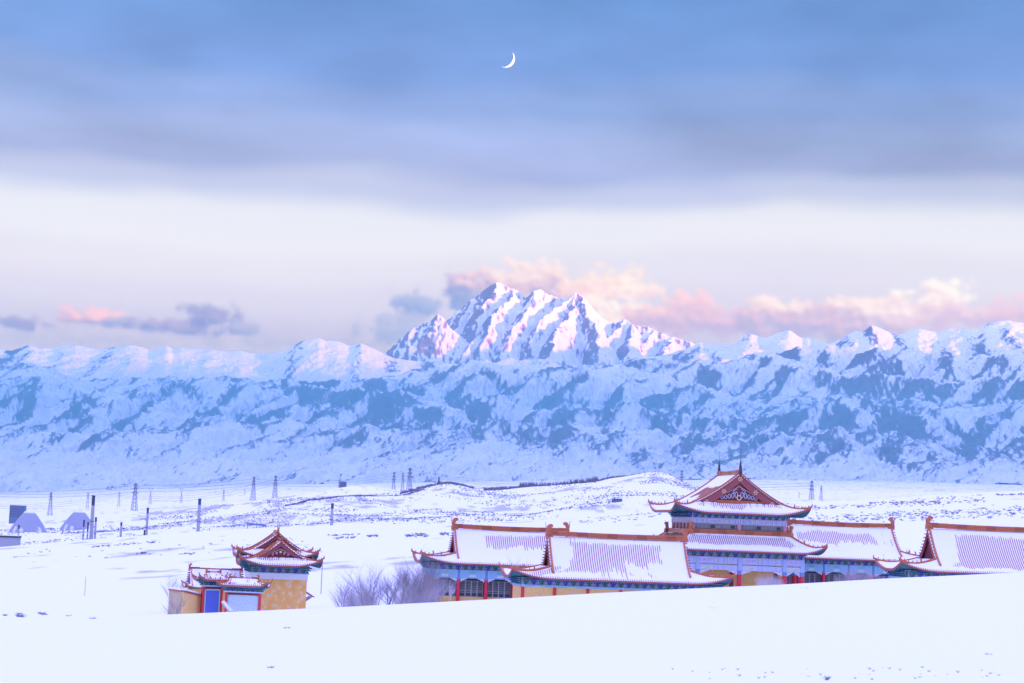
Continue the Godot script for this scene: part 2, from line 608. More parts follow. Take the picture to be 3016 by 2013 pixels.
			var amp := 0.35 + 0.65 * smoothstep(0.0, 0.3, kf)
			amp *= 1.0 - 0.45 * smoothstep(18500.0, 21500.0, dd)
			if dd > 22600.0:
				var hb := tab(back, a) * 27500.0
				var low := minf(y, hb) - 230.0
				if dd < 24300.0:
					var k := (dd - 22600.0) / 1700.0
					y = lerpf(y, low, k * k * (3.0 - 2.0 * k))
				else:
					var k := clampf((dd - 24300.0) / 3200.0, 0.0, 1.0)
					y = lerpf(low, hb, k)
					if dd > 27500.0:
						y = hb - (dd - 27500.0) * 0.9
					amp = 1.2 * (1.0 - k) + 0.22
			var sx := x - dd * 0.5
			y += amp * ((rid.get_noise_2d(sx + wx * 3.0, dd * 0.6) - 0.4) * 80.0 + (fine.get_noise_2d(sx + wx, dd * 0.6) - 0.4) * 38.0 + (crag.get_noise_2d(sx, dd * 0.6) - 0.4) * 14.0)
			pos[r * cols + c] = Vector3(x, EYE.y + y, -dd)
	# bare rock and spruce wood against snow: patches with their own outlines
	var col := PackedColorArray()
	col.resize(pos.size())
	var snow := Color(0.87, 0.88, 0.90)
	var rock := Color(0.165, 0.17, 0.175)
	for r in rows:
		var dd := rows_d[r]
		for c in cols:
			var i := r * cols + c
			var p := pos[i]
			var dxv := pos[i + 1 if c < cols - 1 else i] - pos[i - 1 if c > 0 else i]
			var dzv := pos[i + cols if r < rows - 1 else i] - pos[i - cols if r > 0 else i]
			var n := dxv.cross(dzv).normalized()
			if n.y < 0.0:
				n = -n
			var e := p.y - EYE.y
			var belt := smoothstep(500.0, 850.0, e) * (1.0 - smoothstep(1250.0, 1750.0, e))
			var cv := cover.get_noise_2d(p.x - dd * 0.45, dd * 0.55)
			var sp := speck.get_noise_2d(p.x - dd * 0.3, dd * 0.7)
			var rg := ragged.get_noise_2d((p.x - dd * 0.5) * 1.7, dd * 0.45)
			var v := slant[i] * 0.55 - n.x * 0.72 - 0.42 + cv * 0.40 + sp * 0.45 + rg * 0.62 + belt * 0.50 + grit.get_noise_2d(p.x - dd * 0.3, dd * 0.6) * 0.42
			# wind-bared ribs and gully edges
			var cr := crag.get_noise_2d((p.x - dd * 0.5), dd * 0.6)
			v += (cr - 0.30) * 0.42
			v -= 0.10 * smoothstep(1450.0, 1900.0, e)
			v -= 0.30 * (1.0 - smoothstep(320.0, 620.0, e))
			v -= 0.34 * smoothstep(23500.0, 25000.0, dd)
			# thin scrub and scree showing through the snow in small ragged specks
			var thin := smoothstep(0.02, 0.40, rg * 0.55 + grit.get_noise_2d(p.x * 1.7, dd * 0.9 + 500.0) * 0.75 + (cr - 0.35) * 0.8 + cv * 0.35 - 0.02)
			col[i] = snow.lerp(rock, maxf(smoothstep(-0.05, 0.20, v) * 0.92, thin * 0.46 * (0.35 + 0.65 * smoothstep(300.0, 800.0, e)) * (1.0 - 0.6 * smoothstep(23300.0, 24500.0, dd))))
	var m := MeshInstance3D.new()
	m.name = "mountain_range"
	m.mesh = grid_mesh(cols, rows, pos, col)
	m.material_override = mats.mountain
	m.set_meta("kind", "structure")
	add_child(m)

# the high massif: crest and ribs as lines, the faces fall away from them
func build_massif() -> void:
	var D0 := 33500.0
	var lines := []
	var small := [[1090, 1062], [1127, 1041], [1177, 1009], [1203, 990], [1222, 963], [1242, 948], [1268, 938], [1288, 925], [1301, 930], [1312, 950], [1324, 985], [1336, 1030]]
	lines.append([small, D0 - 2300.0, D0 - 2300.0, 1.15])
	lines.append([[[1301, 930], [1303, 960], [1292, 1000], [1280, 1045]], D0 - 2300.0, D0 - 3000.0, 1.2])
	var crest := [[1290, 985], [1330, 952], [1349, 934], [1368, 904], [1391, 880], [1414, 862], [1445, 840], [1471, 829], [1485, 838], [1500, 848], [1521, 852], [1533, 864], [1556, 876], [1575, 862], [1586, 852], [1602, 864], [1636, 876], [1659, 880], [1674, 875], [1692, 861], [1720, 873], [1743, 902], [1766, 932], [1789, 948], [1808, 952], [1825, 944], [1839, 938], [1850, 942], [1870, 956], [1900, 960], [1923, 972], [1954, 983], [1981, 991], [2000, 998], [2030, 1010], [2060, 1025], [2100, 1045]]
	lines.append([crest, D0, D0, 1.15])
	# ribs: pixel points, depth at the top and at the foot, steepness of their sides
	lines.append([[[1471, 829], [1452, 868], [1425, 905], [1408, 945], [1396, 985], [1370, 1030]], D0, D0 - 3000.0, 1.25])
	lines.append([[[1521, 852], [1505, 872], [1482, 900], [1458, 925], [1440, 965], [1420, 1020]], D0, D0 - 2900.0, 1.25])
	lines.append([[[1586, 852], [1568, 880], [1548, 915], [1520, 955], [1490, 1010]], D0, D0 - 2800.0, 1.15])
	lines.append([[[1692, 861], [1662, 888], [1628, 912], [1600, 935], [1580, 965], [1560, 1020]], D0, D0 - 2800.0, 1.2])
	lines.append([[[1692, 861], [1694, 900], [1680, 935], [1652, 958], [1634, 985], [1615, 1035]], D0, D0 - 3400.0, 1.25])
	lines.append([[[1720, 873], [1730, 910], [1745, 945], [1762, 980], [1770, 1020], [1765, 1050]], D0, D0 - 3200.0, 1.25])
	lines.append([[[1839, 938], [1818, 962], [1795, 988], [1772, 1012], [1750, 1040]], D0, D0 - 2400.0, 1.3])
	lines.append([[[1850, 942], [1862, 975], [1858, 1005], [1850, 1040]], D0, D0 - 2400.0, 1.2])
	lines.append([[[1923, 972], [1908, 1000], [1890, 1030], [1880, 1050]], D0, D0 - 1900.0, 1.1])
	lines.append([[[1981, 991], [1972, 1015], [1950, 1040]], D0, D0 - 1500.0, 1.1])
	lines.append([[[1391, 880], [1370, 930], [1345, 975], [1320, 1020]], D0, D0 - 2200.0, 1.2])
	var segs := []
	for l in lines:
		var pts: Array = l[0]
		var w := []
		for i in pts.size():
			var k := float(i) / (pts.size() - 1)
			w.append(P(pts[i][0], pts[i][1], lerpf(l[1], l[2], k)))
		for i in pts.size() - 1:
			segs.append([w[i], w[i + 1], l[3]])
	var ns := segs.size()
	var ax := PackedFloat32Array(); var az := PackedFloat32Array(); var ay := PackedFloat32Array()
	var bx := PackedFloat32Array(); var bz := PackedFloat32Array(); var by := PackedFloat32Array()
	var il := PackedFloat32Array(); var sl := PackedFloat32Array()
	for s in segs:
		ax.append(s[0].x); ay.append(s[0].y); az.append(s[0].z)
		bx.append(s[1].x - s[0].x); by.append(s[1].y - s[0].y); bz.append(s[1].z - s[0].z)
		il.append(1.0 / maxf(1.0, (s[1].x - s[0].x) ** 2 + (s[1].z - s[0].z) ** 2))
		sl.append(s[2])
	var wn := fnl(61, 0.0012, 4)
	var rn := fnl(62, 0.0019, 5, FastNoiseLite.TYPE_SIMPLEX_SMOOTH, FastNoiseLite.FRACTAL_RIDGED)
	var fn := fnl(63, 0.007, 3)
	var cn := fnl(64, 0.0035, 4)
	var cols := 520
	var rows := 240
	var pos := PackedVector3Array()
	pos.resize(cols * rows)
	var col := PackedColorArray()
	col.resize(pos.size())
	var x0 := P(1040, 1000, D0).x
	var x1 := P(2150, 1000, D0).x
	for r in rows:
		var z := -(29300.0 + (D0 + 900.0 - 29300.0) * r / (rows - 1))
		for c in cols:
			var x := lerpf(x0, x1, float(c) / (cols - 1))
			var wx := x + wn.get_noise_2d(x, z) * 120.0 + fn.get_noise_2d(x, z) * 12.0
			var wz := z + wn.get_noise_2d(x + 9000.0, z) * 150.0
			var best := 600.0
			for s in ns:
				var qx := wx - ax[s]
				var qz := wz - az[s]
				var t := clampf((qx * bx[s] + qz * bz[s]) * il[s], 0.0, 1.0)
				var ex := qx - bx[s] * t
				var ez := qz - bz[s] * t
				var dist := sqrt(ex * ex + ez * ez)
				var h := ay[s] + by[s] * t - dist * sl[s]
				if h > best:
					best = h
			var low := 1900.0 + wn.get_noise_2d(x * 0.6, z * 0.6) * 160.0
			if best < low:
				best = low - (low - best) * 0.25
			best += (rn.get_noise_2d(x * 1.2, z * 0.7) - 0.4) * 38.0 * smoothstep(0.0, 900.0, D0 - (-z) + 200.0) + fn.get_noise_2d(x * 1.6, z) * 9.0
			pos[r * cols + c] = Vector3(x, best, z)
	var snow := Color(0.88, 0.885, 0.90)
	var rock := Color(0.22, 0.19, 0.20)  # bare rock, also used to paint shade on the left flank
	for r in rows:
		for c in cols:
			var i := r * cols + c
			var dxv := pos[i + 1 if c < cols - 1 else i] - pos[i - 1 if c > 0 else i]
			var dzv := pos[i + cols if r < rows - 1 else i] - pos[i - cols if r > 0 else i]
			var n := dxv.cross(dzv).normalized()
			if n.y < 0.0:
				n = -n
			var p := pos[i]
			var v := (0.62 - n.y) * 1.5 + cn.get_noise_2d(p.x * 1.8 - p.y * 0.6, p.z * 0.6 + p.y * 0.5) * 0.62 + fn.get_noise_2d(p.x * 1.5, p.y * 1.5 + p.z) * 0.34 - n.x * 0.42 + 0.02  # rock by slope and noise; left-facing term paints in the flank's shade
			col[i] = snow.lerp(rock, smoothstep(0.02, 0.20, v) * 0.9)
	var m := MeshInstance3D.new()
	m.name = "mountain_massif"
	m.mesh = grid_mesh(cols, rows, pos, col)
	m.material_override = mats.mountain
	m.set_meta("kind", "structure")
	add_child(m)

# unseen range added off to the right to keep the sun off low ground
func build_shadow_range() -> void:
	var s := Vector3(sin(deg_to_rad(60.0)), 0, cos(deg_to_rad(60.0)))
	var q := Vector3(cos(deg_to_rad(60.0)), 0, -sin(deg_to_rad(60.0)))
	var rid := fnl(71, 0.00035, 5, FastNoiseLite.TYPE_SIMPLEX_SMOOTH, FastNoiseLite.FRACTAL_RIDGED)
	var cols := 150
	var rows := 30
	var pos := PackedVector3Array()
	var col := PackedColorArray()
	for r in rows:
		for c in cols:
			var u := lerpf(-16000.0, 46000.0, float(c) / (cols - 1))
			var v := lerpf(-7000.0, 7000.0, float(r) / (rows - 1))
			var p := s * (27000.0 + v) + q * u
			var k := 1.0 - absf(v) / 7000.0
			p.y = -60.0 + 3750.0 * pow(k, 0.9) + (rid.get_noise_2d(u, v) - 0.4) * 550.0 * minf(1.0, k * 3.0)
			pos.append(p)
			col.append(Color(0.86, 0.87, 0.9))
	var m := MeshInstance3D.new()
	m.name = "mountain_range_001"
	m.mesh = grid_mesh(cols, rows, pos, col)
	m.material_override = mats.mountain
	m.set_meta("kind", "structure")
	add_child(m)

# ---------------------------------------------------------------- mesh helpers
class MB:
	var v := PackedVector3Array()
	var t := PackedVector2Array()
	func tri(a: Vector3, b: Vector3, c: Vector3) -> void:
		v.append(a); v.append(b); v.append(c)
	func quad(a: Vector3, b: Vector3, c: Vector3, d: Vector3) -> void:
		v.append(a); v.append(b); v.append(c)
		v.append(a); v.append(c); v.append(d)
	func uvquad(a: Vector3, b: Vector3, c: Vector3, d: Vector3, u0: float, v0: float, u1: float, v1: float) -> void:
		# a top left, b top right, c bottom right, d bottom left
		quad(a, b, c, d)
		for q in [Vector2(u0, v0), Vector2(u1, v0), Vector2(u1, v1), Vector2(u0, v0), Vector2(u1, v1), Vector2(u0, v1)]:
			t.append(q)
	func box(c: Vector3, s: Vector3, b := Basis()) -> void:
		var h := s * 0.5
		var p := []
		for i in 8:
			p.append(c + b * Vector3(h.x if i & 1 else -h.x, h.y if i & 2 else -h.y, h.z if i & 4 else -h.z))
		quad(p[4], p[6], p[7], p[5]); quad(p[1], p[3], p[2], p[0]); quad(p[0], p[2], p[6], p[4])
		quad(p[5], p[7], p[3], p[1]); quad(p[6], p[2], p[3], p[7]); quad(p[0], p[4], p[5], p[1])
	# a box with its upper edges bevelled
	func bar(c: Vector3, s: Vector3, e := 0.03) -> void:
		var h := s * 0.5
		var lo := [Vector3(-h.x, -h.y, h.z), Vector3(h.x, -h.y, h.z), Vector3(h.x, -h.y, -h.z), Vector3(-h.x, -h.y, -h.z)]
		var md := [Vector3(-h.x, h.y - e, h.z), Vector3(h.x, h.y - e, h.z), Vector3(h.x, h.y - e, -h.z), Vector3(-h.x, h.y - e, -h.z)]
		var up := [Vector3(-h.x + e, h.y, h.z - e), Vector3(h.x - e, h.y, h.z - e), Vector3(h.x - e, h.y, -h.z + e), Vector3(-h.x + e, h.y, -h.z + e)]
		for i in 4:
			var j := (i + 1) % 4
			quad(c + lo[i], c + md[i], c + md[j], c + lo[j])
			quad(c + md[i], c + up[i], c + up[j], c + md[j])
		quad(c + up[0], c + up[3], c + up[2], c + up[1])
		quad(c + lo[0], c + lo[1], c + lo[2], c + lo[3])
	func beam(a: Vector3, b: Vector3, w: float, h: float) -> void:
		var f := (b - a).normalized()
		var r := f.cross(Vector3.UP)
		r = r.normalized() if r.length() > 0.001 else Vector3.RIGHT
		var u := r.cross(f).normalized()
		box((a + b) * 0.5, Vector3(w, h, (b - a).length()), Basis(r, u, -f))
	# a bar of rectangular section along a path, its foot on the path
	func sweep(path: Array, w: float, h: float, top := 1.0) -> void:
		var prev := []
		for i in path.size():
			var f: Vector3 = (path[mini(i + 1, path.size() - 1)] - path[maxi(i - 1, 0)])
			var r := Vector3(f.x, 0, f.z).cross(Vector3.UP)
			r = r.normalized() if r.length() > 0.0001 else Vector3.RIGHT
			var p: Vector3 = path[i]
			var now := [p - r * w * 0.5, p - r * w * 0.5 * top + Vector3.UP * h, p + r * w * 0.5 * top + Vector3.UP * h, p + r * w * 0.5]
			if i > 0:
				for k in 4:
					quad(prev[k], prev[(k + 1) % 4], now[(k + 1) % 4], now[k])
			else:
				quad(now[0], now[1], now[2], now[3])
			prev = now
		quad(prev[3], prev[2], prev[1], prev[0])
	func prism(poly: PackedVector2Array, T: Transform3D, depth: float) -> void:
		var ix := Geometry2D.triangulate_polygon(poly)
		var z := depth * 0.5
		for i in range(0, ix.size(), 3):
			tri(T * Vector3(poly[ix[i]].x, poly[ix[i]].y, z), T * Vector3(poly[ix[i + 1]].x, poly[ix[i + 1]].y, z), T * Vector3(poly[ix[i + 2]].x, poly[ix[i + 2]].y, z))
			tri(T * Vector3(poly[ix[i]].x, poly[ix[i]].y, -z), T * Vector3(poly[ix[i + 2]].x, poly[ix[i + 2]].y, -z), T * Vector3(poly[ix[i + 1]].x, poly[ix[i + 1]].y, -z))
		for i in poly.size():
			var a := poly[i]
			var b := poly[(i + 1) % poly.size()]
			quad(T * Vector3(a.x, a.y, z), T * Vector3(b.x, b.y, z), T * Vector3(b.x, b.y, -z), T * Vector3(a.x, a.y, -z))
	func cyl(a: Vector3, b: Vector3, r0: float, r1: float, n := 8, caps := false) -> void:
		var f := (b - a).normalized()
		var r := f.cross(Vector3.UP)
		r = r.normalized() if r.length() > 0.01 else Vector3.RIGHT
		var u := r.cross(f)
		for i in n:
			var k0 := TAU * i / n
			var k1 := TAU * (i + 1) / n
			var d0 := r * cos(k0) + u * sin(k0)
			var d1 := r * cos(k1) + u * sin(k1)
			if r1 > 0.0:
				quad(a + d0 * r0, b + d0 * r1, b + d1 * r1, a + d1 * r0)
			else:
				tri(a + d0 * r0, b, a + d1 * r0)
			if caps:
				tri(a, a + d0 * r0, a + d1 * r0)
				tri(b, b + d1 * r1, b + d0 * r1)
	func mesh() -> ArrayMesh:
		var arr := []
		arr.resize(Mesh.ARRAY_MAX)
		arr[Mesh.ARRAY_VERTEX] = v
		if t.size() == v.size():
			arr[Mesh.ARRAY_TEX_UV] = t
		var m := ArrayMesh.new()
		m.add_surface_from_arrays(Mesh.PRIMITIVE_TRIANGLES, arr)
		return m

func numbered(called: String) -> String:
	if not used_names.has(called):
		used_names[called] = 0
		return called
	used_names[called] += 1
	return "%s_%03d" % [called, used_names[called]]

func put(m: Mesh, called: String, material: Material, parent: Node, at := Transform3D()) -> MeshInstance3D:
	var o := MeshInstance3D.new()
	o.name = called if parent != self else numbered(called)
	o.mesh = m
	o.material_override = material
	o.transform = at
	parent.add_child(o, true)
	return o

func part(mb: MB, called: String, material: Material, parent: Node, at := Transform3D()) -> MeshInstance3D:
	return put(mb.mesh(), called, material, parent, at)

func thing(called: String, label: String, category: String, at := Vector3.ZERO, turn := 0.0, group := "") -> Node3D:
	var o := Node3D.new()
	o.name = numbered(called)
	o.position = at
	o.rotation.y = turn
	add_child(o)
	return tag(o, label, category, group)

func tag(o: Node3D, label: String, category: String, group := "") -> Node3D:
	o.set_meta("label", label)
	o.set_meta("category", category)
	if group:
		o.set_meta("group", group)
	return o

# ---------------------------------------------------------------- tiled roofs under snow
var roof_noise: FastNoiseLite

func rise(k: float) -> float:          # the hollow curve from the eave (0) up to the ridge (1)
	return 0.50 * k * k + 0.50 * k

# one slope: pt(u, t) gives the point, t = 0 at the top and 1 at the eave, half(t) the half width, first(u) where a row of tiles begins
func slope(roof: Node3D, pt: Callable, half: Callable, first: Callable, t0: float, umax: float, bare: Array, seed_: float, ribs: bool, sp: float, snow_top := 0.0) -> void:
	# the tiled surface itself
	var nt := 14
	var nu := 44
	var len_down: float = (pt.call(0.0, t0) as Vector3).distance_to(pt.call(0.0, 1.0)) / maxf(1.0 - t0, 0.1)
	var mb := MB.new()
	var rows := []
	for j in nt + 1:
		var t := lerpf(t0, 1.0, float(j) / nt)
		var row := []
		for i in nu + 1:
			row.append(pt.call(lerpf(-1.0, 1.0, float(i) / nu) * half.call(t), t))
		rows.append(row)
	for j in nt:
		for i in nu:
			mb.quad(rows[j][i], rows[j][i + 1], rows[j + 1][i + 1], rows[j + 1][i])
	part(mb, "roof_slope", mats.tile, roof)
	# rows of half-round tiles, bedded on the same curve
	if ribs:
		var n := int(umax * 2.0 / sp)
		for q in n + 1:
			var u := -umax + (umax * 2.0) * (q + 0.5) / (n + 1)
			var f: float = first.call(u)
			if f > 0.97:
				continue
			var r := MB.new()
			var last := []
			for s in nt + 1:
				var t := lerpf(t0, 1.0, float(s) / nt)
				var nxt := lerpf(t0, 1.0, float(s + 1) / nt)
				if nxt <= f and s < nt:
					continue
				t = maxf(t, f)
				var c: Vector3 = pt.call(u, t)
				if s == nt:
					c += (c - pt.call(u, t - 0.02)).normalized() * 0.10
				var side: Vector3 = (pt.call(u + 0.05, t) - pt.call(u - 0.05, t)).normalized() * 0.062
				var now := [c - side, c - side * 0.62 + Vector3(0, 0.095, 0), c + side * 0.62 + Vector3(0, 0.095, 0), c + side]
				if last.size():
					for k in 3:
						r.quad(last[k], last[k + 1], now[k + 1], now[k])
				last = now
			r.quad(last[0], last[1], last[2], last[3])
			part(r, "tile_row", mats.tile, roof)
	# the snow sheet: thick where it lies whole, thinner than the tile rows where it has slid or melted
	var cu := int(umax * 2.0 / 0.20)
	var ct := nt * 2
	var pos := PackedVector3Array()
	for j in ct + 1:
		var t := lerpf(t0, 1.0, float(j) / ct)
		var e0 := lerpf(t0, 1.0, float(j / 2) / nt)
		var e1 := lerpf(t0, 1.0, float(mini(j / 2 + 1, nt)) / nt)
		for i in cu + 1:
			var s := lerpf(-1.0, 1.0, float(i) / cu)
			var u: float = s * half.call(t)
			var p: Vector3 = pt.call(u, t)
			if j % 2:
				p = (pt.call(s * half.call(e0), e0) + pt.call(s * half.call(e1), e1)) * 0.5
			var b := -0.25
			for z in bare:
				var e := minf(minf(smoothstep(z[0] - 0.04, z[0] + 0.16, s), 1.0 - smoothstep(z[1] - 0.18, z[1] + 0.04, s)), minf(smoothstep(z[2], z[2] + 0.10, t), 1.0 - smoothstep(z[3] - 0.26, z[3] + 0.06, t)))
				b = maxf(b, e * z[4] - 0.25)
			b += roof_noise.get_noise_2d(u * 0.55 + seed_ * 37.0, t * 4.5) * 0.62 + roof_noise.get_noise_2d(u * 7.0 + seed_ * 11.0, t * 3.0) * 0.50
			var th := lerpf(0.17 + 0.03 * roof_noise.get_noise_2d(u, t * 5.0 + seed_), 0.03, smoothstep(-0.10, 0.50, b))
			th = lerpf(th, 0.035, smoothstep(1.0 - 0.55 / maxf(len_down, 1.0), 1.0 - 0.15 / maxf(len_down, 1.0), t))
			if i == 0 or i == cu or (j == 0 and snow_top > 0.0):
				th = 0.01
			pos.append(p + Vector3(0, th, 0))
	put(grid_mesh(cu + 1, ct + 1, pos, PackedColorArray()), "roof_snow", mats.roof_snow, roof)

func ridge_blocks(roof: Node3D, a: Vector3, b: Vector3, w: float, h: float, n: int, dip := 0.12) -> void:
	# a glazed ridge of moulded blocks, a little higher at its ends
	for i in n:
		var k0 := float(i) / n
		var k1 := float(i + 1) / n
		var mid := (k0 + k1) - 1.0
		var p := a.lerp(b, (k0 + k1) * 0.5) + Vector3(0, dip * mid * mid + h * 0.5, 0)
		var along := (b - a)
		var turn := Basis(Vector3.UP, atan2(-along.z, along.x))
		var len := along.length() / n - 0.015
		var mb := MB.new()
		mb.box(Vector3(0, -h * 0.30, 0), Vector3(len, h * 0.30, w * 1.25))
		mb.box(Vector3(0, 0.02, 0), Vector3(len, h * 0.42, w * 0.85))
		mb.bar(Vector3(0, h * 0.38, 0), Vector3(len, h * 0.30, w * 1.15), 0.04)
		for s: float in [-1.0, 1.0]:
			mb.prism(PackedVector2Array([Vector2(-len * 0.36, -h * 0.02), Vector2(-len * 0.12, h * 0.13), Vector2(len * 0.1, h * 0.02), Vector2(len * 0.34, h * 0.14), Vector2(len * 0.30, -h * 0.10), Vector2(0, -h * 0.12)]), Transform3D(Basis(), Vector3(0, 0.02, s * w * 0.44)), 0.05)
		part(mb, "ridge_block", mats.glaze if (i * 7) % 3 else mats.glaze_dark, roof, Transform3D(turn, p))

func owl_tail(roof: Node3D, at: Vector3, dir: float, size: float, turn := 0.0) -> void:
	# the curled dragon-fish at a ridge end, mouth to the ridge
	var k := PackedVector2Array([Vector2(0.55, -0.05), Vector2(0.50, 0.32), Vector2(0.30, 0.42), Vector2(0.22, 0.62), Vector2(0.34, 0.80), Vector2(0.50, 0.86), Vector2(0.52, 1.02), Vector2(0.36, 1.14), Vector2(0.12, 1.10), Vector2(-0.02, 0.92), Vector2(-0.06, 0.62), Vector2(-0.14, 0.30), Vector2(-0.16, -0.05)])
	var poly := PackedVector2Array()
	for p in k:
		poly.append(Vector2(p.x * dir * size, p.y * size))
	if dir < 0.0:
		poly.reverse()
	var mb := MB.new()
	mb.prism(poly, Transform3D(Basis(Vector3.UP, turn), at), 0.26 * size)
	mb.cyl(at + Basis(Vector3.UP, turn) * Vector3(-0.10 * dir * size, 0.5 * size, 0), at + Basis(Vector3.UP, turn) * Vector3(-0.16 * dir * size, 1.25 * size, 0), 0.05 * size, 0.03 * size, 5)
	part(mb, "ridge_ornament", mats.glaze, roof)

func ridge_figures(roof: Node3D, path: Array, n: int, size: float) -> void:
	for i in n:
		var k := 0.40 + 0.58 * i / maxf(n - 1, 1)
		var f: float = k * (path.size() - 1)
		var p: Vector3 = path[int(f)].lerp(path[mini(int(f) + 1, path.size() - 1)], f - int(f))
		var s := size * (1.5 if i == 0 else 1.0)
		var mb := MB.new()
		mb.cyl(p + Vector3(0, 0.12 * size, 0), p + Vector3(0, 0.12 * size + 0.28 * s, 0), 0.10 * s, 0.06 * s, 5, true)
		mb.cyl(p + Vector3(0, 0.12 * size + 0.26 * s, 0), p + Vector3(0.05 * s, 0.12 * size + 0.44 * s, 0.03 * s), 0.08 * s, 0.02, 5, true)
		if i == 0:
			mb.cyl(p + Vector3(0, 0.3 * s, 0), p + Vector3(-0.16 * s, 0.12 + 0.46 * s, 0), 0.05 * s, 0.01, 4)
		part(mb, "ridge_figure", mats.glaze, roof)

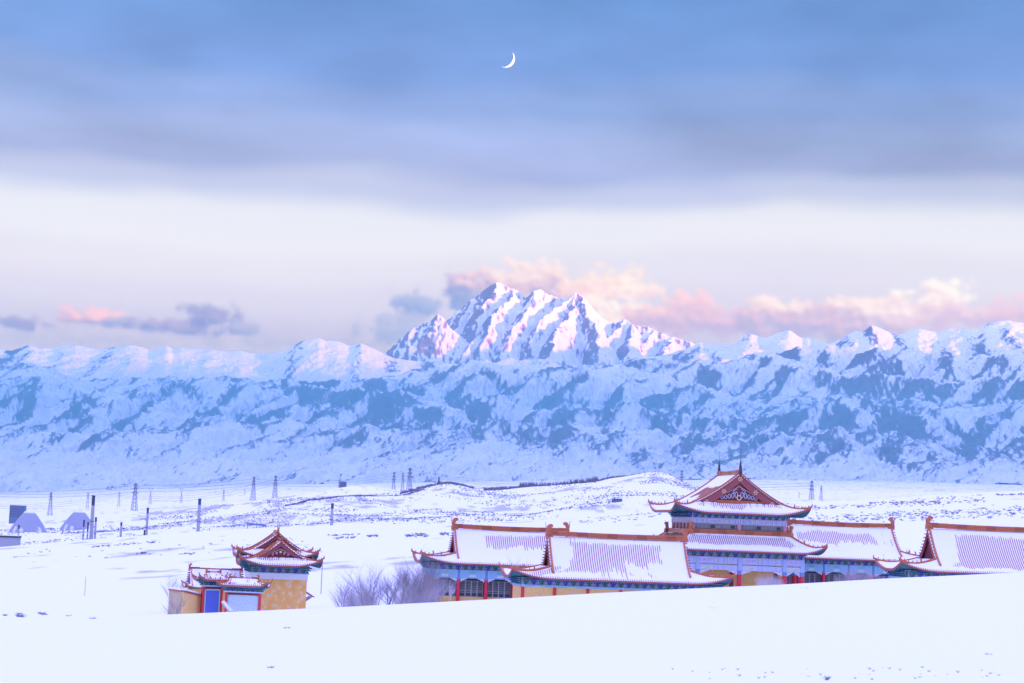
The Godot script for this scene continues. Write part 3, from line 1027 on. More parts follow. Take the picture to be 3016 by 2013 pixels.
# hip-and-gable roof, ridge along x; o: L, G (ridge half length), W, ye, H, tg, lift, sp, sides, bare
func hip_gable_roof(owner: Node3D, o: Dictionary, T := Transform3D()) -> MeshInstance3D:
	var L: float = o.L
	var G: float = o.G
	var W: float = o.W
	var ye: float = o.ye
	var H: float = o.H
	var tg: float = o.tg
	var lift: float = o.lift
	var zx: float = o.get("zx", 4.0)
	var zz: float = o.get("zz", 3.0)
	var sp: float = o.get("sp", 0.27)
	var sd: float = o.get("seed", 1.0)
	var rs: float = o.get("rs", 1.0)
	var bh: float = o.get("barge", 0.58 * rs)
	var up := func(x: float, z: float) -> float:
		var cx := clampf((absf(x) - (L - zx)) / zx, 0.0, 1.0)
		var cz := clampf((absf(z) - (W - zz)) / zz, 0.0, 1.0)
		return lift * pow(cx, 2.2) * pow(cz, 1.6)
	var X := func(t: float) -> float:
		return G if t <= tg else lerpf(G, L, (t - tg) / (1.0 - tg))
	var y := func(t: float) -> float:
		return ye + H * rise(1.0 - t)
	# the boarded underside carries everything else of the roof
	var mb := MB.new()
	var wi: float = W - o.get("over", 1.5)
	var li: float = L - o.get("over", 1.5)
	var ring := []
	for side in 4:
		for i in 16:
			var s := -1.0 + 2.0 * i / 16.0
			var a := Vector2(L * s, W) if side == 0 else Vector2(L, -W * s) if side == 1 else Vector2(-L * s, -W) if side == 2 else Vector2(-L, W * s)
			var b := Vector2(li * s, wi) if side == 0 else Vector2(li, -wi * s) if side == 1 else Vector2(-li * s, -wi) if side == 2 else Vector2(-li, wi * s)
			ring.append([Vector3(a.x, ye - 0.10 + up.call(a.x, a.y), a.y), Vector3(b.x, ye + 0.22, b.y)])
	for i in ring.size():
		var j := (i + 1) % ring.size()
		mb.quad(ring[i][0], ring[i][1], ring[j][1], ring[j][0])
	var roof := part(mb, "roof", mats.soffit, owner, T)
	roof.set_meta("label", o.get("label", "snow-covered roof of brown glazed tiles with upturned corners"))
	# rafter ends under the eave
	var rf := MB.new()
	for i in ring.size():
		var j := (i + 1) % ring.size()
		for q in 6:
			var k := (q + 0.5) / 6.0
			var a: Vector3 = ring[i][0].lerp(ring[j][0], k)
			var b: Vector3 = ring[i][1].lerp(ring[j][1], k)
			rf.beam(a.lerp(b, 0.05) - Vector3(0, 0.06, 0), b - Vector3(0, 0.06, 0), 0.10, 0.10)
	var rr := part(rf, "rafters", mats.rafter, roof)
	rr.set_meta("kind", "stuff")
	# eave edge: a moulded strip of end tiles on each side
	for side in 4:
		var path := []
		for i in 25:
			var s := -1.0 + 2.0 * i / 24.0
			var a := Vector2(L * s, W) if side == 0 else Vector2(L, -W * s) if side == 1 else Vector2(-L * s, -W) if side == 2 else Vector2(-L, W * s)
			path.append(Vector3(a.x, ye - 0.13 + up.call(a.x, a.y), a.y))
		var e := MB.new()
		e.sweep(path, 0.10, 0.17)
		part(e, "eave_edge", mats.eave, roof)
	var sides: String = o.get("sides", "f")
	var bare: Dictionary = o.get("bare", {})
	for sgn: float in [1.0, -1.0]:
		var code := "f" if sgn > 0.0 else "b"
		slope(roof, func(u: float, t: float) -> Vector3: return Vector3(u * sgn, y.call(t) + up.call(u, W * t), W * t * sgn),
			X, func(u: float) -> float: return 0.02 if absf(u) <= G - 0.1 else tg + (1.0 - tg) * (absf(u) - G) / (L - G),
			0.0, L - 0.1, bare.get(code, []), sd + sgn, code in sides, sp, 0.03)
		var end := "r" if sgn > 0.0 else "l"
		slope(roof, func(u: float, t: float) -> Vector3: return Vector3(X.call(t) * sgn, y.call(t) + up.call(X.call(t), u), -u * sgn),
			func(t: float) -> float: return W * t, func(u: float) -> float: return maxf(tg, absf(u) / W),
			tg, W - 0.1, bare.get(end, []), sd + 3.0 * sgn, end in sides, sp, 0.02)
	# main ridge with its ornaments
	var rh: float = o.get("ridge_h", 0.62)
	ridge_blocks(roof, Vector3(-G, ye + H - 0.03, 0), Vector3(G, ye + H - 0.03, 0), 0.34 * rs, rh, maxi(4, int(G * 2.0 / 1.15)))
	if o.get("tails", true):
		for s: float in [-1.0, 1.0]:
			owl_tail(roof, Vector3(s * (G + 0.05), ye + H + 0.0, 0), -s, o.get("tail", 1.35))
	# gables, barge boards, falling ridges and hip ridges
	for s: float in [-1.0, 1.0]:
		var gp := PackedVector2Array()
		for i in 11:
			var t := tg * (1.0 - i / 10.0)
			gp.append(Vector2(-W * t, y.call(t) - 0.05))
		for i in range(1, 11):
			var t := tg * i / 10.0
			gp.append(Vector2(W * t, y.call(t) - 0.05))
		gp.append(Vector2(0, y.call(tg) - 0.12))
		var g := MB.new()
		g.prism(gp, Transform3D(Basis(Vector3.UP, PI / 2), Vector3(s * (G - 0.45), 0, 0)), 0.12)
		part(g, "gable_wall", mats.gable, roof)
		for f: float in [-1.0, 1.0]:
			var bp := []
			var vp := []
			for i in 13:
				var t := tg * i / 12.0
				bp.append(Vector3(s * (G - 0.06), y.call(t) - bh - 0.08 * rs, f * W * t))
			for i in 13:
				var t: float = lerpf(0.0, o.get("fall", 0.80), i / 12.0)
				vp.append(Vector3(s * (G - 0.22), y.call(t) + up.call(G, W * t) + 0.02, f * W * t))
			var bb := MB.new()
			bb.sweep(bp, 0.09, bh)
			part(bb, "barge_board", mats.barge, roof)
			# a row of short tiles along the gable edge
			var ve := MB.new()
			var steps := int(W * tg / 0.26)
			for i in steps:
				var t := tg * (i + 0.5) / steps
				ve.box(Vector3(s * (G + 0.03), y.call(t) + 0.02, f * W * t), Vector3(0.34, 0.13, 0.15))
			part(ve, "verge_tiles", mats.tile, roof)
			var vr := MB.new()
			vr.sweep(vp, 0.26 * rs, 0.34 * rs, 0.8)
			part(vr, "falling_ridge", mats.glaze, roof)
			var hp := []
			for i in 15:
				var t := lerpf(tg, 1.0, i / 14.0)
				var xx: float = X.call(t)
				hp.append(Vector3(s * xx, y.call(t) + up.call(xx, W * t) + 0.03, f * W * t))
			hp.append(hp[-1] + (hp[-1] - hp[-2]).normalized() * 0.25 + Vector3(0, 0.08, 0))
			var hr := MB.new()
			hr.sweep(hp, 0.24 * rs, 0.28 * rs, 0.8)
			part(hr, "hip_ridge", mats.glaze, roof)
			ridge_figures(roof, hp, o.get("figures", 6), 0.9 * rs)
	return roof

# a roof that runs round a storey; o: A, B outer half sizes, a, b inner, y0 eave, y1 top
func skirt_roof(owner: Node3D, o: Dictionary) -> MeshInstance3D:
	var A: float = o.A
	var B: float = o.B
	var a: float = o.a
	var b: float = o.b
	var y0: float = o.y0
	var y1: float = o.y1
	var lift: float = o.lift
	var up := func(x: float, z: float) -> float:
		var cx := clampf((absf(x) - (A - 3.4)) / 3.4, 0.0, 1.0)
		var cz := clampf((absf(z) - (B - 3.4)) / 3.4, 0.0, 1.0)
		return lift * pow(cx, 2.0) * pow(cz, 2.0)
	var mb := MB.new()
	var ring := []
	for side in 4:
		for i in 16:
			var s := -1.0 + 2.0 * i / 16.0
			var q := Vector2(A * s, B) if side == 0 else Vector2(A, -B * s) if side == 1 else Vector2(-A * s, -B) if side == 2 else Vector2(-A, B * s)
			var w := Vector2((A - 1.6) * s, B - 1.6) if side == 0 else Vector2(A - 1.6, -(B - 1.6) * s) if side == 1 else Vector2(-(A - 1.6) * s, -B + 1.6) if side == 2 else Vector2(-A + 1.6, (B - 1.6) * s)
			ring.append([Vector3(q.x, y0 - 0.10 + up.call(q.x, q.y), q.y), Vector3(w.x, y0 + 0.2, w.y)])
	for i in ring.size():
		var j := (i + 1) % ring.size()
		mb.quad(ring[i][0], ring[i][1], ring[j][1], ring[j][0])
	var roof := part(mb, "lower_roof", mats.soffit, owner)
	var rf := MB.new()
	for i in ring.size():
		var j := (i + 1) % ring.size()
		for q in 5:
			var k := (q + 0.5) / 5.0
			rf.beam(ring[i][0].lerp(ring[j][0], k).lerp(ring[i][1].lerp(ring[j][1], k), 0.05) - Vector3(0, 0.06, 0), ring[i][1].lerp(ring[j][1], k) - Vector3(0, 0.06, 0), 0.10, 0.10)
	part(rf, "rafters", mats.rafter, roof).set_meta("kind", "stuff")
	for side in 4:
		var path := []
		for i in 25:
			var s := -1.0 + 2.0 * i / 24.0
			var q := Vector2(A * s, B) if side == 0 else Vector2(A, -B * s) if side == 1 else Vector2(-A * s, -B) if side == 2 else Vector2(-A, B * s)
			path.append(Vector3(q.x, y0 - 0.13 + up.call(q.x, q.y), q.y))
		var e := MB.new()
		e.sweep(path, 0.10, 0.17)
		part(e, "eave_edge", mats.eave, roof)
		var turn := Basis(Vector3.UP, [0.0, PI / 2, PI, -PI / 2][side])
		var ou: float = A if side % 2 == 0 else B
		var iu: float = a if side % 2 == 0 else b
		var od: float = B if side % 2 == 0 else A
		var id: float = b if side % 2 == 0 else a
		var fn := func(u: float, t: float) -> Vector3:
			var p := turn * Vector3(u, lerpf(y0, y1, rise(1.0 - t)), lerpf(id, od, t))
			return p + Vector3(0, up.call(p.x, p.z), 0)
		slope(roof, fn, func(t: float) -> float: return lerpf(iu, ou, t), func(u: float) -> float: return maxf(0.02, (absf(u) - iu) / (ou - iu)), 0.0, ou - 0.1, o.bare.get(side, []), 40.0 + side, "frbl"[side] in o.get("sides", "frl"), 0.27, 0.02)
		# moulded ridge against the upper storey
		ridge_blocks(roof, turn * Vector3(-iu, y1, id + 0.05), turn * Vector3(iu, y1, id + 0.05), 0.3, 0.55, int(iu * 2.0 / 1.1), 0.0)
		var hp := []
		for i in 13:
			var t := i / 12.0
			var p := turn * Vector3(lerpf(iu, ou, t), lerpf(y0, y1, rise(1.0 - t)) + 0.03, lerpf(id, od, t))
			hp.append(p + Vector3(0, up.call(p.x, p.z), 0))
		var hr := MB.new()
		hr.sweep(hp, 0.26, 0.30, 0.8)
		part(hr, "hip_ridge", mats.glaze, roof)
		ridge_figures(roof, hp, 6, 0.9)
		owl_tail(roof, turn * Vector3(iu + 0.1, y1 + 0.05, id + 0.1), 1.0, 1.15, PI / 4 + [0.0, PI / 2, PI, -PI / 2][side])
	return roof

# ---------------------------------------------------------------- walls, brackets, doors
var bracket_mesh: ArrayMesh

func make_bracket() -> void:
	# three tiers that step out and widen upwards, with small bearing blocks
	var mb := MB.new()
	var pale := MB.new()
	for k in 3:
		var w := 0.26 + 0.24 * k
		var d := 0.30 + 0.20 * k
		var y := 0.10 + 0.24 * k
		mb.box(Vector3(0, y, d * 0.5), Vector3(w, 0.13, 0.14))
		mb.box(Vector3(0, y, d * 0.5), Vector3(0.13, 0.13, d))
		mb.prism(PackedVector2Array([Vector2(-0.07, -0.08), Vector2(0.07, -0.08), Vector2(0.11, 0.06), Vector2(-0.11, 0.06)]), Transform3D(Basis(), Vector3(0, y - 0.02, d + 0.02)), 0.12)
		for s: float in [-1.0, 1.0]:
			mb.prism(PackedVector2Array([Vector2(-0.06, 0), Vector2(0.06, 0), Vector2(0.095, 0.13), Vector2(-0.095, 0.13)]), Transform3D(Basis(), Vector3(s * w * 0.5, y + 0.06, d * 0.5)), 0.17)
			pale.box(Vector3(s * w * 0.5, y + 0.195, d * 0.5 + 0.01), Vector3(0.20, 0.022, 0.19))
		pale.box(Vector3(0, y - 0.075, d * 0.5 + 0.005), Vector3(w * 0.9, 0.02, 0.16))
	bracket_mesh = mb.mesh()
	var arr := []
	arr.resize(Mesh.ARRAY_MAX)
	arr[Mesh.ARRAY_VERTEX] = pale.v
	bracket_mesh.add_surface_from_arrays(Mesh.PRIMITIVE_TRIANGLES, arr)
	bracket_mesh.surface_set_material(1, mats.pale_trim)

func brackets(owner: Node3D, a: Vector3, b: Vector3, out: float, n: int, y: float, h: float, style := 0) -> void:
	# n bracket sets from a to b; out is the direction they step towards
	var bb := MB.new()
	var dir := Vector3(sin(out), 0, cos(out))
	bb.beam(a + Vector3(0, y + h * 0.5, 0) - dir * 0.05, b + Vector3(0, y + h * 0.5, 0) - dir * 0.05, 0.06, h)
	part(bb, "bracket_board", mats.bracket_board, owner)
	for i in n:
		var p := a.lerp(b, (i + 0.5) / n) + Vector3(0, y, 0)
		var o := MeshInstance3D.new()
		o.name = "bracket_set"
		o.mesh = bracket_mesh
		o.set_surface_override_material(0, [mats.bracket_blue, mats.bracket_green][(i + style) % 2])
		o.set_surface_override_material(1, mats.pale_trim)
		o.transform = Transform3D(Basis(Vector3.UP, out).scaled_local(Vector3(1.18, h / 0.82, 0.9)), p)
		owner.add_child(o, true)

func painted_beam(owner: Node3D, a: Vector3, b: Vector3, y: float, h: float, t: float, material: Material, bay: float) -> void:
	# a beam whose outer faces carry the painted pattern, repeated once per bay
	var along := b - a
	var len := along.length()
	var out := along.cross(Vector3.UP).normalized() * -1.0
	if out.dot(a + b) < 0.0:
		out = -out
	var mb := MB.new()
	var u1 := len / bay
	var lo := Vector3(0, y, 0)
	var hi := Vector3(0, y + h, 0)
	var o := out * t
	mb.uvquad(a + hi + o, b + hi + o, b + lo + o, a + lo + o, 0, 0, u1, 1)
	mb.uvquad(b + hi - o, a + hi - o, a + lo - o, b + lo - o, 0, 0, u1, 1)
	mb.uvquad(a + hi - o, b + hi - o, b + hi + o, a + hi + o, 0, 0.02, u1, 0.05)
	mb.uvquad(a + lo + o, b + lo + o, b + lo - o, a + lo - o, 0, 0.95, u1, 0.98)
	mb.uvquad(a + hi - o, a + hi + o, a + lo + o, a + lo - o, 0, 0, 0.05, 1)
	mb.uvquad(b + hi + o, b + hi - o, b + lo - o, b + lo + o, 0, 0, 0.05, 1)
	part(mb, "painted_beam", material, owner)

func column(owner: Node3D, p: Vector3, y0: float, y1: float, r: float, head := 0.0) -> void:
	var mb := MB.new()
	mb.cyl(p + Vector3(0, y0, 0), p + Vector3(0, y1 - head, 0), r, r * 0.94, 12)
	part(mb, "column", mats.red, owner)
	if head > 0.0:
		var hb := MB.new()
		hb.cyl(p + Vector3(0, y1 - head, 0), p + Vector3(0, y1, 0), r * 0.97, r * 0.97, 12)
		part(hb, "column_head", mats.head_blue, owner)

func leaf_door(owner: Node3D, c: Vector3, w: float, h: float, glassy := false) -> void:
	# one door leaf: frame of stiles and rails in front of a dark pane, a lattice above a solid foot
	var f := MB.new()
	for s: float in [-1.0, 1.0]:
		f.box(c + Vector3(s * (w * 0.5 - 0.03), h * 0.5, 0.03), Vector3(0.06, h, 0.07))
	for y: float in [0.04, 0.26 * h, 0.36 * h, h - 0.04]:
		f.box(c + Vector3(0, y, 0.03), Vector3(w - 0.12, 0.06, 0.07))
	var d := part(f, "door_leaf", mats.door_frame, owner)
	var p := MB.new()
	p.box(c + Vector3(0, h * 0.5, -0.02), Vector3(w - 0.06, h - 0.04, 0.04))
	part(p, "pane", mats.dark_pane, d)
	var l := MB.new()
	for i in 3:
		l.box(c + Vector3((i - 1) * w * 0.24, h * 0.68, 0.015), Vector3(0.022, h * 0.60, 0.03))
	for i in 5:
		l.box(c + Vector3(0, h * (0.42 + 0.11 * i), 0.017), Vector3(w - 0.14, 0.022, 0.03))
	part(l, "lattice", mats.door_frame, d)

# ---------------------------------------------------------------- the temple
const YAW := 9.5

func build_temples() -> void:
	roof_noise = fnl(91, 0.35, 3)
	make_bracket()
	hall("temple_hall", "long temple hall with dark lattice doors beside the bare trees", 1504, 248.0, 1566, 1667, 11.8, 7.4, 5.0, 1.0, {"f": [[-0.55, 0.92, 0.06, 0.50, 1.0]], "l": [[-0.9, 0.9, 0.72, 1.0, 0.8]]}, true)
	hall("temple_hall", "long snow-covered hall with ochre wall and red pilasters before the two-tier tower", 1817, 230.0, 1589, 1713, 13.1, 8.35, 4.3, 5.0, {"f": [[-0.72, 0.45, 0.05, 0.62, 1.15], [-0.80, 0.18, 0.4, 0.88, 0.85], [0.1, 0.70, 0.05, 0.55, 0.9], [-1.0, -0.72, 0.55, 1.0, 0.7]]}, false)
	hall("temple_hall", "hall with light blue beams half hidden behind the two-tier tower and a purple thicket", 2476, 266.0, 1552, 1648, 11.8, 7.5, 5.0, 9.0, {"f": [[-0.95, 0.62, 0.10, 0.48, 1.0]]}, true)
	hall("temple_hall", "hall with bare tile rows on its roof, its base sunk behind the snow crest", 2932, 228.0, 1566, 1692, 13.1, 8.35, 4.3, 13.0, {"f": [[-0.66, 0.9, 0.06, 0.90, 1.2]], "l": [[-0.9, 0.9, 0.7, 1.0, 0.5]]}, false)
	tower()
	pavilion()
	gate()

func hall(called: String, label: String, px: float, d: float, ridge_py: float, eave_py: float, L: float, G: float, W: float, sd: float, bare: Dictionary, doors: bool) -> void:
	var yaw := deg_to_rad(YAW)
	var top := P(px, ridge_py, d)
	var front := P(px + W * sin(yaw) * FPX / d, eave_py, d - W * cos(yaw))
	var eave := 4.9
	var base := front.y - eave
	var t := thing(called, label, "temple hall", Vector3(top.x, base, top.z), yaw, "long halls of the temple")
	var H := top.y - front.y
	hip_gable_roof(t, {"L": L, "G": G, "W": W, "ye": eave, "H": H, "tg": 0.62, "lift": 0.95, "zx": 5.0, "zz": 3.4, "over": 1.35, "seed": sd, "sides": "fl", "bare": bare, "fall": 0.84, "tail": 1.3, "figures": 6})
	var bl := L - 1.35
	var bw := W - 1.35
	var n := 6
	var bay := bl * 2.0 / n
	# plinth, end walls and back wall
	var mb := MB.new()
	mb.bar(Vector3(0, -0.75, 0), Vector3(bl * 2.0 + 1.4, 1.7, bw * 2.0 + 1.4), 0.06)
	part(mb, "plinth", mats.stone, t)
	for s: float in [-1.0, 1.0]:
		var w := MB.new()
		w.box(Vector3(s * (bl - 0.2), 2.05, -0.2), Vector3(0.36, 4.0, bw * 2.0 - 0.5))
		part(w, "end_wall", mats.ochre, t)
	var bk := MB.new()
	bk.box(Vector3(0, 2.05, -bw + 0.2), Vector3(bl * 2.0 - 0.8, 4.0, 0.36))
	part(bk, "back_wall", mats.ochre, t)
	var ce := MB.new()
	ce.box(Vector3(0, eave - 0.02, 0), Vector3(bl * 2.0 - 0.2, 0.16, bw * 2.0 - 0.2))
	part(ce, "ceiling", mats.soffit, t)
	var by := eave - 0.78
	brackets(t, Vector3(-bl, 0, bw), Vector3(bl, 0, bw), 0.0, int(bl * 2.0 / 0.93), by, 0.80, int(sd) % 2)
	brackets(t, Vector3(-bl, 0, -bw), Vector3(-bl, 0, bw), -PI / 2, int(bw * 2.0 / 0.93), by, 0.80)
	brackets(t, Vector3(bl, 0, bw), Vector3(bl, 0, -bw), PI / 2, int(bw * 2.0 / 0.93), by, 0.80)
	if doors:
		painted_beam(t, Vector3(-bl, 0, bw), Vector3(bl, 0, bw), by - 1.04, 1.03, 0.14, mats.beam_blue, bay)
		painted_beam(t, Vector3(-bl, 0, bw - 0.3), Vector3(-bl, 0, -bw), by - 1.04, 1.03, 0.14, mats.beam_blue, bay)
		for i in n + 1:
			var x := -bl + bay * i
			column(t, Vector3(clampf(x, -bl + 0.1, bl - 0.1), 0, bw), 0.08, by - 1.04, 0.23, 0.16)
			var hd := MB.new()
			hd.cyl(Vector3(clampf(x, -bl + 0.1, bl - 0.1), by - 1.04, bw), Vector3(clampf(x, -bl + 0.1, bl - 0.1), by, bw), 0.24, 0.24, 12)
			part(hd, "beam_post", mats.head_blue, t)
		for i in n:
			var x0 := -bl + bay * i
			# carved corbels under the beam
			for s: float in [-1.0, 1.0]:
				var cx := x0 + bay * 0.5 + s * (bay * 0.5 - 0.24)
				var q := MB.new()
				var poly := PackedVector2Array([Vector2(0, 0), Vector2(-s * 0.85, 0), Vector2(-s * 0.80, -0.10), Vector2(-s * 0.55, -0.13), Vector2(-s * 0.45, -0.24), Vector2(-s * 0.20, -0.27), Vector2(-s * 0.12, -0.42), Vector2(0, -0.44)])
				if s > 0:
					poly.reverse()
				q.prism(poly, Transform3D(Basis(), Vector3(cx, by - 1.05, bw)), 0.10)
				part(q, "corbel", mats.corbel, t)
			var sill := MB.new()
			sill.box(Vector3(x0 + bay * 0.5, 0.42, bw - 0.75), Vector3(bay - 0.1, 0.70, 0.30))
			part(sill, "sill_wall", mats.ochre, t)
			var head := MB.new()
			head.box(Vector3(x0 + bay * 0.5, 3.02, bw - 0.75), Vector3(bay - 0.02, 0.5, 0.12))
			part(head, "door_head", mats.dark_pane, t)
			var lw := (bay - 0.5) / 4.0
			for k in 4:
				leaf_door(t, Vector3(x0 + 0.25 + lw * (k + 0.5), 0.78, bw - 0.72), lw - 0.02, 2.0)
			for s: float in [0.0, 1.0]:
				var jp := MB.new()
				jp.box(Vector3(x0 + 0.12 + s * (bay - 0.24), 1.9, bw - 0.70), Vector3(0.22, 2.3, 0.2))
				part(jp, "door_post", mats.red_dark, t)
	else:
		painted_beam(t, Vector3(-bl, 0, bw), Vector3(bl, 0, bw), by - 0.26, 0.25, 0.12, mats.beam_blue, bay)
		painted_beam(t, Vector3(-bl, 0, bw - 0.3), Vector3(-bl, 0, -bw), by - 0.26, 0.25, 0.12, mats.beam_blue, bay)
		for i in n:
			var x0 := -bl + bay * i
			var w := MB.new()
			w.box(Vector3(x0 + bay * 0.5, 1.95, bw - 0.18), Vector3(bay - 0.02, 3.82, 0.30))
			part(w, "front_wall", mats.ochre, t)
		for i in n + 1:
			var x := clampf(-bl + bay * i, -bl + 0.16, bl - 0.16)
			var c := MB.new()
			c.box(Vector3(x, 1.95, bw), Vector3(0.36, 3.8, 0.30))
			part(c, "pilaster", mats.red, t)

func tower() -> void:
	var yaw := deg_to_rad(YAW)
	var d := 252.0
	var at := P(2143, 1600, d)
	var front := P(2187, 1625, d - 8.6)
	var y0 := 6.2
	var base := front.y - y0
	var t := thing("temple_tower", "two-tier temple tower with a decorated gable and two spiked ridge ends", "temple tower", Vector3(at.x, base, at.z), yaw)
	var px_m := FPX / d
	# ---- lower storey
	var y1 := y0 + 2.05
	var ue := y0 + 4.72
	skirt_roof(t, {"A": 10.5, "B": 8.8, "a": 6.5, "b": 5.6, "y0": y0, "y1": y1, "lift": 1.0, "sides": "frl", "bare": {0: [[-0.98, 0.92, 0.03, 0.62, 1.1]], 3: [[-1.0, 1.0, 0.0, 1.0, 1.5]], 1: [[-0.8, 0.8, 0.1, 0.5, 0.8]]}})
	var pl := MB.new()
	pl.bar(Vector3(0, -0.75, 0), Vector3(17.4, 1.7, 16.6), 0.06)
	part(pl, "plinth", mats.stone, t)
	var cols := [Vector3(-7.7, 0, 7.4), Vector3(-5.9, 0, 7.4), Vector3(-0.5, 0, 7.4), Vector3(5.4, 0, 7.4), Vector3(7.7, 0, 7.4), Vector3(7.7, 0, 4.3), Vector3(-7.7, 0, 4.3), Vector3(7.7, 0, -1.5), Vector3(7.7, 0, -7.2), Vector3(-7.7, 0, -7.2), Vector3(-7.7, 0, -1.5)]
	var by := y0 - 0.80
	for c in cols:
		column(t, c, 0.08, by - 1.62, 0.32, 0.45)
		var hd := MB.new()
		hd.box(c + Vector3(0, by - 0.81, 0), Vector3(0.5, 1.62, 0.5))
		part(hd, "beam_post", mats.beam_lavender_end, t)
	brackets(t, Vector3(-8.0, 0, 7.4), Vector3(8.0, 0, 7.4), 0.0, 15, by, 0.82)
	brackets(t, Vector3(-7.8, 0, -7.4), Vector3(-7.8, 0, 7.4), -PI / 2, 13, by, 0.82)
	brackets(t, Vector3(7.8, 0, 7.4), Vector3(7.8, 0, -7.4), PI / 2, 13, by, 0.82)
	for q in [[Vector3(-7.7, 0, 7.4), Vector3(7.7, 0, 7.4), 5.7], [Vector3(7.7, 0, 7.1), Vector3(7.7, 0, -7.4), 5.7], [Vector3(-7.7, 0, -7.4), Vector3(-7.7, 0, 7.1), 5.7]]:
		painted_beam(t, q[0], q[1], by - 0.86, 0.86, 0.17, mats.beam_lavender, q[2])
		painted_beam(t, q[0], q[1], by - 1.62, 0.66, 0.13, mats.beam_lavender_low, q[2])
	var xs := [-7.7, -5.9, -0.5, 5.4, 7.7]
	for i in 4:
		for s: float in [-1.0, 1.0]:
			var cx: float = xs[i] + 0.3 if s < 0.0 else xs[i + 1] - 0.3
			var w := minf(1.2, (xs[i + 1] - xs[i]) * 0.32)
			var poly := PackedVector2Array([Vector2(0, 0), Vector2(-s * w, 0), Vector2(-s * w * 0.95, -0.12), Vector2(-s * w * 0.62, -0.16), Vector2(-s * w * 0.5, -0.30), Vector2(-s * w * 0.22, -0.34), Vector2(-s * w * 0.12, -0.52), Vector2(0, -0.55)])
			if s > 0:
				poly.reverse()
			var q := MB.new()
			q.prism(poly, Transform3D(Basis(), Vector3(cx, by - 1.64, 7.4)), 0.12)
			part(q, "corbel", mats.corbel, t)
	# ochre core with a dark red door frame
	for w in [[Vector3(0, 2.9, 5.1), Vector3(12.4, 5.8, 0.4)], [Vector3(0, 2.9, -5.1), Vector3(12.4, 5.8, 0.4)], [Vector3(-6.0, 2.9, 0), Vector3(0.4, 5.8, 9.78)], [Vector3(6.0, 2.9, 0), Vector3(0.4, 5.8, 9.78)]]:
		var mb := MB.new()
		mb.box(w[0], w[1])
		part(mb, "core_wall", mats.ochre, t)
	for x: float in [-0.9, 4.9]:
		var mb := MB.new()
		mb.box(Vector3(x, 2.2, 5.36), Vector3(0.5, 4.4, 0.10))
		part(mb, "door_post", mats.red_dark, t)
	var pc := MB.new()
	pc.box(Vector3(0, y0 + 0.02, 0), Vector3(15.2, 0.14, 14.6))
	part(pc, "porch_ceiling", mats.soffit, t)
	# ---- upper storey
	for w in [[Vector3(0, (y1 + ue) * 0.5, 0), Vector3(11.9, ue - y1 + 0.3, 9.9)]]:
		var mb := MB.new()
		mb.box(w[0], w[1])
		part(mb, "upper_wall", mats.lilac_wall, t)
	var uy := ue - 0.66
	brackets(t, Vector3(-6.2, 0, 5.15), Vector3(6.2, 0, 5.15), 0.0, 14, uy, 0.70)
	brackets(t, Vector3(-6.15, 0, -5.1), Vector3(-6.15, 0, 5.1), -PI / 2, 11, uy, 0.70)
	brackets(t, Vector3(6.15, 0, 5.1), Vector3(6.15, 0, -5.1), PI / 2, 11, uy, 0.70)
	painted_beam(t, Vector3(-6.2, 0, 5.12), Vector3(6.2, 0, 5.12), uy - 0.72, 0.70, 0.12, mats.beam_lavender, 6.2)
	painted_beam(t, Vector3(-6.15, 0, -5.1), Vector3(-6.15, 0, 5.0), uy - 0.72, 0.70, 0.10, mats.beam_lavender, 6.2)
	painted_beam(t, Vector3(6.15, 0, 5.0), Vector3(6.15, 0, -5.1), uy - 0.72, 0.70, 0.10, mats.beam_lavender, 6.2)
	for x: float in [-6.05, 0.0, 6.05]:
		var mb := MB.new()
		mb.cyl(Vector3(x, y1, 5.12), Vector3(x, uy - 0.72, 5.12), 0.30, 0.28, 12)
		part(mb, "upper_column", mats.pink, t)
	for i in 6:
		var mb := MB.new()
		var z := -4.4 + i * 1.75
		mb.cyl(Vector3(-6.15, y1, z), Vector3(-6.15, uy - 0.72, z), 0.22, 0.21, 10)
		part(mb, "upper_column", mats.pink, t)
	for bayx: float in [-6.05, 0.0]:
		for k in 3:
			tower_window(t, Vector3(bayx + 0.42 + 0.87 + k * 1.74, y1 + 0.62, 5.02), 1.66, uy - 0.72 - y1 - 0.66, k)
	for i in 5:
		var mb := MB.new()
		mb.box(Vector3(-6.0, (y1 + uy) * 0.5 - 0.02, -3.55 + i * 1.75), Vector3(0.12, uy - y1 - 1.75, 0.95))
		part(mb, "side_window", mats.dark_pane, t)
	# ---- upper roof, its gable towards the front
	var T := Transform3D(Basis(Vector3.UP, PI / 2), Vector3.ZERO)
	var apex := P(2173, 1397, d - 5.0).y - base
	var H := apex - ue
	var tg := 0.64
	var roof := hip_gable_roof(t, {"L": 6.8, "G": 5.0, "W": 8.85, "ye": ue, "H": H, "tg": tg, "lift": 1.0, "zx": 3.2, "zz": 4.2, "over": 1.6, "seed": 21.0, "sides": "blf", "fall": 0.70, "tails": false, "figures": 6, "ridge_h": 0.5, "barge": 1.0, "bare": {"b": [[-0.7, 0.75, 0.20, 0.64, 1.0]], "l": [[-0.92, 0.92, 0.60, 0.86, 1.0]]}}, T)
	for s: float in [-1.0, 1.0]:
		var mb := MB.new()
		var p := Vector3(s * 5.0, apex + 0.1, 0)
		mb.cyl(p, p + Vector3(0, 0.9, 0), 0.26, 0.17, 6, true)
		mb.cyl(p + Vector3(0, 0.75, 0), p + Vector3(-s * 0.12, 1.35, 0), 0.20, 0.10, 6, true)
		mb.cyl(p + Vector3(0, 1.2, 0), p + Vector3(s * 0.05, 1.75, 0), 0.12, 0.05, 6, true)
		part(mb, "ridge_ornament", mats.dark_iron, roof)
		var rod := MB.new()
		rod.cyl(p + Vector3(0, 1.6, 0), p + Vector3(0, 3.1, 0), 0.035, 0.02, 5)
